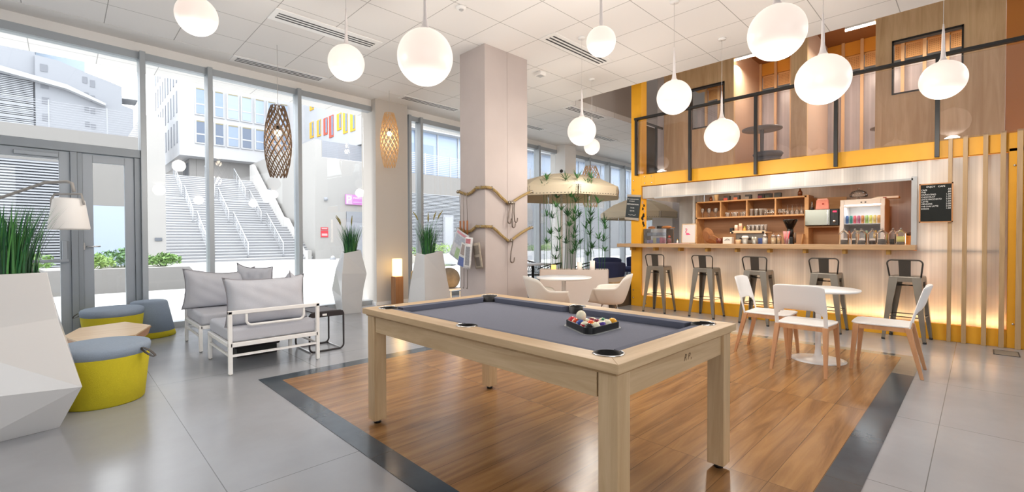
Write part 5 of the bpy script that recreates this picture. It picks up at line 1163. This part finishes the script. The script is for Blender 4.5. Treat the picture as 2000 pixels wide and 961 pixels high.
paper('front newspaper with a green lower corner on the column hooks', (4.13, 5.2, 1.38), (.42, .05, 0), .3, .42, .008, ('C2C3C6', [(.1, .9, .05, .13, 'C98A92'), (.1, .9, .18, .5, 'A9AEBA'), (.05, .6, .6, .95, '9DB58A')]))
paper('newspaper with a blue photo hanging lowest on the column hooks', (4.1, 5.08, 1.2), (.3, .0, .1), .22, .34, .006, ('D2D1CF', [(.1, .9, .05, .5, '9C8E88'), (.05, .95, .6, .98, '5F6FA5')]))
paper('folded brown newspaper at the right of the bunch on the column', (4.14, 4.93, 1.22), (-.1, -.1, -.2), .2, .36, .012, ('A89C8C', [(.1, .9, .1, .45, '7E7468'), (.2, .8, .55, .9, '6A6058')]))
paper('white newspaper folded narrow in the middle of the column hooks', (4.08, 5.0, 1.3), (.1, .0, .3), .12, .44, .014, ('DADADA', [(.2, .9, .05, .2, 'B9747C'), (.2, .8, .3, .9, '8E9096')]))

# ================================================================ BEYOND THE COLUMN
CREAM = mat('shell_cream', 'E6E0D6', .4)
def shell_chair(label, loc, rz):
    t = thing('shell_armchair', label, 'armchair', loc, rz, 'white moulded shell armchairs')
    def rim(th):   # th=0 back centre, pi front
        a = abs(th)
        if a < .7: return .80-.03*(a/.7)**2
        if a < 1.25: q = (a-.7)/.55; return .77-.14*q*q*(3-2*q)
        if a < 2.2: return .63-.02*(a-1.25)
        q = min(1, (a-2.2)/.55); return .61-.19*q*q*(3-2*q)
    def f(u, v):
        th = (u-.5)*2*PI; a = abs(th); R_ = .30 if a < 2.2 else .30-.02; h = rim(th); q = v
        r = R_*(q**.55)*(1+.0*q); z = .41+(h-.41)*max(0, (q-.35)/.65)**1.5-.02*(1-q)
        bx = -1 if a < PI/2 else 1
        r *= 1+.1*max(0, q-.6)
        return (-r*math.cos(th)*1.0, r*math.sin(th)*1.05, z)
    b = MB(); b.grid(lambda u, v: f(u, .02+.98*v), 64, 20, closed_u=True); b.build('shell', CREAM, t, solid=.012)
    for x, y in ((-.2, -.19), (.2, -.19), (.2, .19), (-.2, .19)): MB().tube([(x*.4, y*.4, .4), (x, y, 0)], .007, 6).build('leg', CHROME, t)
    MB().tube([(-.13, -.12, .22), (.13, .12, .22)], .004, 5).build('brace', CHROME, t); MB().tube([(-.13, .12, .22), (.13, -.12, .22)], .004, 5).build('brace', CHROME, t)
    return t
shell_chair('left white shell armchair beyond the pool table', (4.52, 3.95, 0), -.45)
shell_chair('right white shell armchair beyond the pool table, back turned', (5.35, 3.55, 0), 2.05)
t = thing('round_table', 'white round table between two shell armchairs beyond the pool table', 'table', (4.95, 4.02, 0))
MB().lathe([(.36, .725), (.38, .735), (.38, .748), (.001, .748)], n=48).build('tabletop', WHITE, t); MB().lathe([(.24, 0), (.24, .01), (.05, .025), (.028, .06), (.028, .68), (.06, .725)], n=28).build('pedestal', mat('pedestal_grey', 'D6D2CE', .4), t)
# papyrus trough: along +y' direction seen frontally
FX = Vector(W(1, 0)); FV = Vector(W(0, 1)); p0 = Vector(W(.5, 8.35)); p1 = Vector(W(1.72, 8.15)); dl = (p1-p0); ln = dl.length; ang = math.atan2(dl.y, dl.x)
t = thing('papyrus_trough', 'beige trough of slender papyrus stems under the big parasol', 'planter', (p0.x, p0.y, 0), ang)
TRM = mat('trough_beige', 'D8C9BE', .6)
b = MB(); tw = .34; b.box(0, ln, 0, .02, 0, .72); b.box(0, ln, tw-.02, tw, 0, .72); b.box(0, .02, 0, tw, 0, .72); b.box(ln-.02, ln, 0, tw, 0, .72); b.build('trough', TRM, t, bevel=.004); MB().box(.02, ln-.02, .02, tw-.02, .3, .68).build('soil', mat('pebbles', '6E675E', .9, noise=.3, nscale=50), t)
rnd = random.Random(21); PG = mat('papyrus', '3F7A3E', .5); PG2 = mat('papyrus_dark', '2F6034', .5)
for k in range(24):
    x = .06+(ln-.12)*(k+.5)/24+rnd.uniform(-.02, .02); y = rnd.uniform(.06, tw-.06); b = MB(); h = rnd.uniform(.55, 1.7) if k % 3 else rnd.uniform(1.2, 1.75); lx_, ly_ = rnd.uniform(-.12, .12), rnd.uniform(-.1, .1)
    top = (x+lx_, y+ly_, .68+h); b.tube([(x, y, .66), (x+lx_*.4, y+ly_*.4, .68+h*.5), top], .0045, 5)
    for wz in [1.0]+([rnd.uniform(.45, .65)] if rnd.random() < .7 else [])+([.3] if rnd.random() < .3 else []):
        c = Vector((x+lx_*wz, y+ly_*wz, .68+h*wz)); n_ = 18
        for j in range(n_):
            a = 2*PI*j/n_+rnd.uniform(-.1, .1); L_ = rnd.uniform(.12, .23); el = rnd.uniform(-.1, 1.1)
            e = c+Vector((math.cos(a)*math.cos(el), math.sin(a)*math.cos(el), math.sin(el)))*L_; s_ = Vector((-math.sin(a), math.cos(a), 0))*.010; m_ = c+(e-c)*.5+Vector((0, 0, .012))
            b.add([c-s_*.4, c+s_*.4, m_+s_, m_-s_], [(0, 1, 2, 3)]); b.add([m_-s_, m_+s_, e], [(0, 1, 2)])
    b.build('papyrus_stem', PG if k % 2 else PG2, t, recalc=False)
for k, (x, h) in enumerate(((.72, .17), (.95, .2), (.25, .12))): MB().lathe([(.045, 0), (.045, h)], n=16).build('votive', mat('votive', 'EFE6DC', .5, emit='FFE9D0', es=.15) if k < 2 else mat('votive_gold', 'E8B46A', .4, emit='FFB860', es=.8), t, loc=(x, .1, .68))
# parasols
CAN_ = mat('parasol_canvas', 'D9CCB2', .85); ST_ = mat('parasol_stitch', '4A443C', .8); UND = mat('parasol_fringe', 'A68A6C', .85)
def parasol(label, loc, R_, zr, zt_, rot=0, hang=.17, nm='parasol'):
    t = thing(nm, label, 'parasol', (*loc, 0), rot, 'cream canvas parasols'); n = 8
    b = MB(); rings = [(0.02, zt_), (.35, zt_-.06), (.7, zt_-(zt_-zr)*.5), (1, zr)]
    b.add([(R_*q*math.cos(2*PI*j/n), R_*q*math.sin(2*PI*j/n), z) for q, z in rings for j in range(n)], [(i*n+j, i*n+(j+1) % n, (i+1)*n+(j+1) % n, (i+1)*n+j) for i in range(3) for j in range(n)])
    b.build('canopy', CAN_, t, solid=.006)
    for j in range(n):
        a0_, a1_ = 2*PI*j/n, 2*PI*(j+1)/n; p = Vector((R_*math.cos(a0_), R_*math.sin(a0_), zr)); q = Vector((R_*math.cos(a1_), R_*math.sin(a1_), zr)); d = (q-p); p2 = p+d*.02; q2 = q-d*.02; o_ = Vector((math.cos((a0_+a1_)/2), math.sin((a0_+a1_)/2), 0)); dn = Vector((0, 0, -hang))
        vl = MB().add([p2, q2, q2+dn-o_*.02, p2+dn-o_*.02], [(0, 1, 2, 3)]).build('valance', CAN_, t, solid=.005)
        b = MB()
        for k in range(14): a_ = p2+(q2-p2)*((k+.3)/14)+dn*.88+o_*.001; c_ = p2+(q2-p2)*((k+.75)/14)+dn*.88+o_*.001; b.add([a_, c_, c_+Vector((0, 0, .01)), a_+Vector((0, 0, .01))], [(0, 1, 2, 3)])
        for e_ in (.03, .97):
            for k in range(5): a_ = p2+(q2-p2)*e_+dn*(k+.3)/6+o_*.001; b.add([a_, a_+d.normalized()*.01, a_+d.normalized()*.01+Vector((0, 0, -.015)), a_+Vector((0, 0, -.015))], [(0, 1, 2, 3)])
        b.build('stitching', ST_, vl, solid=.004)
        MB().tube([(0, 0, zt_-.12), (R_*.98*math.cos(a0_), R_*.98*math.sin(a0_), zr-.02)], .009, 5).build('rib', WMET, t)
    MB().cyl((0, 0, 0), (0, 0, zt_), .024).build('pole', mat('parasol_pole', 'D8D0C4', .4), t); MB().ball((0, 0, zt_+.05), .035).build('finial', BLACK, t); MB().lathe([(.3, 0), (.3, .05), (.05, .07)], n=32).build('base', mat('parasol_base', 'B9B2A8', .7), t)
    return t
pu = W(1.02, 9.45); parasol('big cream octagonal parasol above the papyrus trough', pu, 1.24, 2.26, 2.62, .15)
pu = W(3.45, 12.6); parasol('smaller cream parasol farther back, left of the yellow column', pu, 1.05, 1.98, 2.38, .3)
# wire chairs and pale table left of the trough
def wire_chair(label, loc, rz):
    t = thing('wire_armchair', label, 'chair', loc, rz, 'black woven armchairs')
    MB().lathe([(.2, .43), (.23, .45), (.001, .452)], n=24).build('seat', BLACK, t)
    th = [-2.0+4.0*k/20 for k in range(21)]; rim = [(-.27*math.cos(a), .27*math.sin(a), .80-.12*abs(a/2)**2) for a in th]; low = [(-.22*math.cos(a), .22*math.sin(a), .5) for a in th]; mid = [(-.26*math.cos(a), .26*math.sin(a), .66-.06*abs(a/2)**2) for a in th]
    MB().tube(rim, .012, 6).build('rim', BLACK, t); b = MB(); b.tube(mid, .006, 4); b.tube(low, .007, 4)
    for k in range(0, 20): b.tube([low[k], mid[(k+1)]], .004, 4); b.tube([low[k+1], mid[k]], .004, 4); b.tube([mid[k], rim[k]], .004, 4)
    b.build('woven_back', BLACK, t)
    for x, y in ((-.2, -.2), (.22, -.2), (.22, .2), (-.2, .2)): MB().tube([(x*.7, y*.7, .44), (x, y, 0)], .011, 6).build('leg', BLACK, t)
    return t
wire_chair('black woven armchair just left of the papyrus trough', (*W(.72, 9.2), 0), 1.9); wire_chair('black woven armchair farther left by the pale table', (*W(.5, 10.75), 0), -.6); wire_chair('black woven armchair behind the papyrus trough', (*W(1.45, 9.4), 0), 2.4)
t = thing('round_table', 'pale round table beside the black woven armchairs', 'table', (*W(.45, 9.9), 0)); MB().lathe([(.4, .72), (.4, .745), (.001, .745)], n=32).build('tabletop', mat('pale_top', 'C9CBD2', .4), t); MB().lathe([(.2, 0), (.2, .02), (.03, .04), (.03, .72)], n=18).build('pedestal', BLACK, t)
# navy lounge chairs
NAVY = mat('navy_felt', '353C60', .9, noise=.06, nscale=60)
def navy(label, loc, rz):
    t = thing('navy_chair', label, 'armchair', loc, rz, 'navy blue lounge chairs')
    MB().lathe([(.22, .3), (.31, .34), (.32, .4), (.28, .44), (.001, .45)], n=32).build('seat', NAVY, t)
    def f(u, v):
        th = (u-.5)*2.6; R_ = .33+.05*v; return (-R_*math.cos(th), R_*math.sin(th)*1.05, .34+v*(.42-.06*abs(th/1.3)**3))
    MB().grid(f, 24, 8).build('backrest', NAVY, t, solid=.07, sub=1)
    for x, y in ((-.2, -.2), (.2, -.2), (.2, .2), (-.2, .2)): MB().tube([(x*.6, y*.6, .34), (x, y, 0)], .012, 6).build('leg', BLACK, t)
    return t
navy('nearest navy lounge chair, back turned, right of the trough', (*W(2.2, 10.6), 0), .8); navy('navy lounge chair behind the nearest one, by the window', (*W(2.75, 13.2), 0), .5)
navy('navy lounge chair beside the yellow column, highest back in view', (*W(3.5, 13.7), 0), 2.6); navy('navy lounge chair in front of the yellow column with its seat showing', (*W(3.1, 11.0), 0), 2.2)
t = thing('magazine_table', 'low white table with magazines left of the yellow column', 'coffee table', (*W(2.6, 10.0), 0)); MB().lathe([(.32, .36), (.32, .385), (.001, .386)], n=32).build('tabletop', WHITE, t); MB().lathe([(.18, 0), (.18, .01), (.025, .03), (.025, .36)], n=16).build('pedestal', WHITE, t)
for k in range(3): o = MB().box(-.1, .1, -.14, .14, 0, .012).build('magazine', mat('mag_%d' % k, ('D9DDE6', 'C9CDD8', 'E4E2DE')[k], .5, noise=.15, nscale=20), loc=(*W(2.55+k*.09, 9.95+k*.05), .39+k*.014), rot=(0, 0, .6*k)); tag(o, ['bottom', 'middle', 'top'][k]+' magazine of the small pile on the low white table', 'magazine', 'magazines on the low table')
t = thing('storage_bench', 'dark brown bench with a pale wooden top against the yellow column', 'bench', (7.2, 4.70, 0))
MB().box(0, 2.4, 0, .5, 0, .44).build('body', mat('bench_dark', '55493E', .6), t); MB().box(-.03, 2.43, -.02, .52, .44, .48).build('top', OAKX, t, bevel=.004)

# ================================================================ PENDANT LAMPS
GLOBE = mat('globe_glass', 'B8AFA9', .35, emit='FFEADC', es=.36)
GNECK = mat('neck_glass', 'D9D3D2', .3)
def pendant(label, x, y, zc, D, power=15):
    t = thing('globe_pendant', label, 'pendant lamp', (x, y, zc), 0, 'white globe pendant lamps'); r = D/2; k = .38
    prof = [(max(.0005, r*math.sin(a)), -r*math.cos(a)) for a in [PI*i/26 for i in range(0, 23)]]
    MB().lathe(prof+[(r*.3, r*.93), (r*.2, r*1.01)], n=40, cap=False).build('globe', GLOBE, t)
    MB().lathe([(r*.3, r*.93), (r*.2, r*1.01), (r*.13, r*1.12), (.019, r*1.35), (.016, r*1.5), (.012, r*.9+k*.8), (.005, r+k)], n=20).build('neck', GNECK, t)
    MB().cyl((0, 0, r+k), (0, 0, CZ-zc-.02), .0022, n=6).build('cord', mat('cord_grey', 'BDBAB8', .5), t); MB().lathe([(.05, -.02), (.05, 0)][::1], n=24).build('canopy', WMET, t, loc=(0, 0, CZ-zc))
    point('globe_fill_light', (0, 0, -r-.12), power, (1, .93, .84), .12, t)  # soft fill light added outside the opaque globe, just below it
    return t
for a in ((.73, 4.05, 2.92, .275, 'globe pendant at the top left, cut by the upper edge'), (2.17, 4.70, 3.14, .37, 'globe pendant hanging right of the dark woven lamp'), (2.17, 3.23, 2.78, .455, 'large globe pendant just left of the concrete column'),
        (3.59, 2.47, 3.1, .27, 'globe pendant in front of the white ceiling vent, right of the column'), (5.055, 3.79, 2.735, .385, 'globe pendant above the big parasol, the nearer of two overlapping'), (6.48, 4.645, 2.85, .27, 'small globe pendant peeking out below the one above the parasol'),
        (5.052, 2.474, 2.9, .385, 'globe pendant in front of the left end of the mezzanine'), (6.455, 2.478, 2.68, .45, 'globe pendant in front of the second glass rail panel'), (3.61, 1.01, 2.72, .375, 'topmost large globe pendant, its neck cut by the upper edge'),
        (5.06, 1.03, 2.745, .45, 'largest globe pendant in front of the mezzanine doorway'), (6.5, .275, 2.9, .385, 'rightmost globe pendant, in front of the square pod window')):
    pendant(a[4], *a[:4])
def woven(label, x, y, z0, z1, rmax, m, n=13):
    t = thing('woven_pendant', label, 'pendant lamp', (x, y, z0), 0, 'woven wooden pendant lamps'); h = z1-z0; b = MB()
    def rad(q): return rmax*(.36+.64*math.sin(PI*min(1, max(0, (q*.86+.09))))**.8)
    for sgn in (1, -1):
        for k in range(n):
            pts = []
            for i in range(25):
                q = i/24; a = 2*PI*k/n+sgn*q*PI*1.05; r = rad(q)+.0015*sgn; pts.append(Vector((r*math.cos(a), r*math.sin(a), q*h)))
            vs = []; w_ = .0068
            for i, p in enumerate(pts):
                d = (pts[min(i+1, 24)]-pts[max(i-1, 0)]).normalized(); o_ = Vector((p.x, p.y, 0)).normalized(); s_ = d.cross(o_).normalized()
                vs += [tuple(p-s_*w_), tuple(p+s_*w_), tuple(p+s_*w_-o_*.006), tuple(p-s_*w_-o_*.006)]
            b.add(vs, [(4*i+j, 4*i+(j+1) % 4, 4*(i+1)+(j+1) % 4, 4*(i+1)+j) for i in range(24) for j in range(4)])
    b.build('lattice_shade', m, t); MB().ball((0, 0, h*.62), .045).build('bulb', mat('bulb_glow', 'FFE6C0', .4, emit='FFE0B0', es=9), t)
    MB().cyl((0, 0, h*.66), (0, 0, CZ-z0), .003, n=6).build('cord', mat('cord_grey', 'BDBAB8', .5), t); MB().lathe([(.02, h*.66), (.02, h*.72)], n=12).build('socket', BLACK, t)
    point('woven_light', (0, 0, h*.5), 1.6, (1, .8, .6), .05, t); return t
woven('dark brown woven wooden pendant lamp in front of the window', 2.186, 6.912, 2.154, 3.15, .178, mat('walnut_lattice', '6E5740', .5))
woven('pale woven bamboo pendant lamp in front of the pier', 4.314, 7.594, 2.6, 3.589, .168, mat('bamboo_lattice', 'D2AC7C', .5))
woven('distant woven pendant lamp half hidden by the big parasol', *W(2.3, 13.4), 2.2, 3.4, .3, mat('bamboo_lattice', 'D2AC7C', .5), 14)

# ================================================================ MEZZANINE
t = thing('glass_railing', 'black-framed glass railing along the mezzanine edge', 'railing', (7.7, 0, 0))
for i, y in enumerate((4.52, 3.49, 2.445, 1.41, .372, -.66)):
    MB().box(-.012, .05, y-.022, y+.022, 2.27 if i else 2.46, 3.5).build('post', BLACK, t, bevel=.002)
MB().box(-.02, .05, -1, 4.55, 3.49, 3.53).build('handrail', BLACK, t, bevel=.002)
RG = glass('railing_glass', (.97, .95, .96), 1.5)
for y0, y1 in ((3.52, 4.49), (2.47, 3.46), (1.44, 2.42), (.4, 1.38), (-.63, .345)): MB().box(.012, .024, y0, y1, 2.48, 3.46).build('glass_pane', RG, t)
t = thing('glass_railing', 'short black-framed side railing at the left end of the mezzanine', 'railing', (7.75, 4.53, 0))
MB().box(.25, 1.0, -.012, .012, 3.49, 3.53).build('handrail', BLACK, t); MB().box(.72, .76, -.02, .02, 2.46, 3.5).build('post', BLACK, t); MB().box(.25, .72, -.005, .005, 2.5, 3.46).build('glass_pane', RG, t)
PX = 8.9
def pw(ls): # wooden pod front pieces with openings
    b = MB()
    for y0, y1, z0, z1 in ls: b.box(PX, PX+.08, y0, y1, z0, z1)
    return b
t = thing('wooden_pod', 'wood-clad meeting pod on the mezzanine with square windows', 'pod', (0, 0, 0))
pw([(4.03, 4.575, 2.46, 5.2), (3.365, 4.03, 4.22, 5.2), (3.365, 4.03, 2.46, 3.42), (3.2, 3.365, 2.46, 5.2)]).build('left_panel', PODW, t)
pw([(2.03, 2.27, 2.46, 5.2)]).build('middle_panel', PODW, t)
pw([(.935, 1.13, 2.46, 5.2), (.17, .935, 4.21, 5.2), (.17, .935, 2.46, 3.41), (-.225, .17, 2.46, 5.2)]).build('right_panel', PODW, t)
for y0, y1, z0, z1 in ((3.365, 4.03, 3.42, 4.22), (.17, .935, 3.41, 4.21)):
    b = MB()
    for d in ((y0, y1, z1-.03, z1), (y0, y1, z0, z0+.02), (y0, y0+.02, z0, z1), (y1-.02, y1, z0, z1)): b.box(PX-.02, PX+.09, *d)
    f = b.build('window_frame', BLACK, t); MB().box(PX+.03, PX+.036, y0+.02, y1-.02, z0+.02, z1-.03).build('pane', PANE, f)
MB().box(PX, 10.9, -.225, 4.55, 4.86, 4.94).build('pod_ceiling', mat('pod_ceiling_brown', '8A5B34', .6), t)
MB().box(PX+.08, 10.4, 2.03, 2.06, 2.46, 4.86).build('partition', mat('pod_partition', 'C4A891', .6), t); MB().box(PX+.08, 10.4, 3.2, 3.23, 2.46, 4.86).build('partition', mat('pod_partition', 'C4A891', .6), t)
MB().box(10.45, 10.5, -.225, 4.55, 2.46, 4.3).build('rear_cladding', polycarb('pod_polycarbonate', 1, .04, 'E8E2E6', .35, .28), t)
MB().box(10.35, 10.5, -.225, 4.55, 4.62, 4.86).build('yellow_lintel', mat('pod_orange', 'DB9A35', .5), t)
for k in range(17): MB().box(10.3, 10.36, -.2+k*.28, -.155+k*.28, 2.46, 4.86).build('stud', mat('pod_stud', 'D2AC80', .5), t)
PERF = mat('perforated_wood', 'DDAE74', .6); PERFD = mat('perforated_holes', 'A87846', .7)
for k in range(16):
    y0 = -.15+k*.28; q = MB().box(10.37, 10.39, y0, y0+.22, 4.36, 4.61).build('perforated_panel', PERF, t); b = MB()
    for i in range(7):
        for j in range(7): b.box(10.366, 10.37, y0+.03+i*.026, y0+.042+i*.026, 4.385+j*.03, 4.397+j*.03)
    b.build('holes', PERFD, q)
LED = mat('led_tube', 'FFF4E6', .5, emit='FFEBD6', es=14)
for i, (y0, y1, lab) in enumerate(((2.35, 3.19, 'white light tube over the left opening of the mezzanine pod'), (1.14, 1.52, 'white light tube right above the doorway of the mezzanine pod'), (-1.4, -.3, 'light tube at the far right edge of the mezzanine'))):
    l = thing('light_tube', lab, 'lamp', (8.92 if i < 2 else 9.3, y0, 4.56)); MB().box(0, .03, 0, y1-y0, 0, .028).build('diffuser', LED, l); MB().box(-.005, .035, 0, y1-y0, .028, .3).build('housing', WMET, l)
    area('tube_light', (.2, (y1-y0)/2, -.05), (0, 0, 0), .15, max(.3, y1-y0), 14, (1, .87, .7), l)
area('pod_fill_light', (9.6, .5, 4.55), (0, 0, 0), .3, .8, 8, (1, .87, .72)); area('pod_fill_light', (9.6, 3.8, 4.55), (0, 0, 0), .3, .5, 5, (1, .87, .72))  # fill lights added inside the pod, apart from its tubes
struct(MB().box(8.9, 9.1, 4.58, 4.72, 2.3, 6.4).build('wall_pillar', mat('pillar_grey', 'BDB6B4', .7)))
struct(MB().box(13.4, 13.5, -6, -.3, 2.4, 6.4).build('wall_mezzanine_end', PLASTER))
t = thing('high_table', 'dark round high table seen through the mezzanine glass', 'table', (8.35, 2.55, 2.46)); MB().lathe([(.3, .62), (.3, .64), (.001, .64)], n=32).build('tabletop', mat('table_slate', '77706C', .4), t); MB().lathe([(.2, 0), (.2, .02), (.03, .04), (.03, .62)], n=16).build('pedestal', mat('table_slate', '77706C', .4), t)
t = thing('mezzanine_stool', 'dark round stool beside the high table on the mezzanine', 'stool', (8.15, 2.4, 2.46)); MB().lathe([(.19, .12), (.22, .17), (.2, .2), (.001, .205)], n=24).build('seat', mat('stool_slate', '4C4E54', .7), t); MB().lathe([(.18, 0), (.18, .12)], n=20).build('base', mat('stool_slate', '4C4E54', .7), t)
t = thing('side_table', 'small dark table half hidden behind the right pod panel', 'table', (9.7, 1.08, 2.46)); MB().lathe([(.22, .62), (.22, .64), (.001, .64)], n=24).build('tabletop', mat('table_slate', '77706C', .4), t); MB().lathe([(.15, 0), (.15, .02), (.025, .04), (.025, .62)], n=14).build('pedestal', mat('table_slate', '77706C', .4), t)
# fill lights added below the bar ceiling, without fixtures
for y, pw_ in ((1.2, 3), (2.4, 7), (3.5, 7)): area('hatch_fill_light', (8.3, y, 2.28), (0, 0, 0), .15, .6, pw_, (1, .85, .66))
t = thing('floor_outlet', 'flush floor outlet frame near the right end of the bar', 'floor outlet', (7.25, -.22, .0)); b = MB()
for d in ((0, .3, -.1, -.09), (0, .3, .09, .1), (0, .01, -.1, .1), (.29, .3, -.1, .1)): b.box(d[0], d[1], d[2], d[3], 0, .004)
b.build('frame', VD, t); MB().box(.01, .29, -.09, .09, 0, .002).build('cover', mat('outlet_cover', '857E74', .6), t)
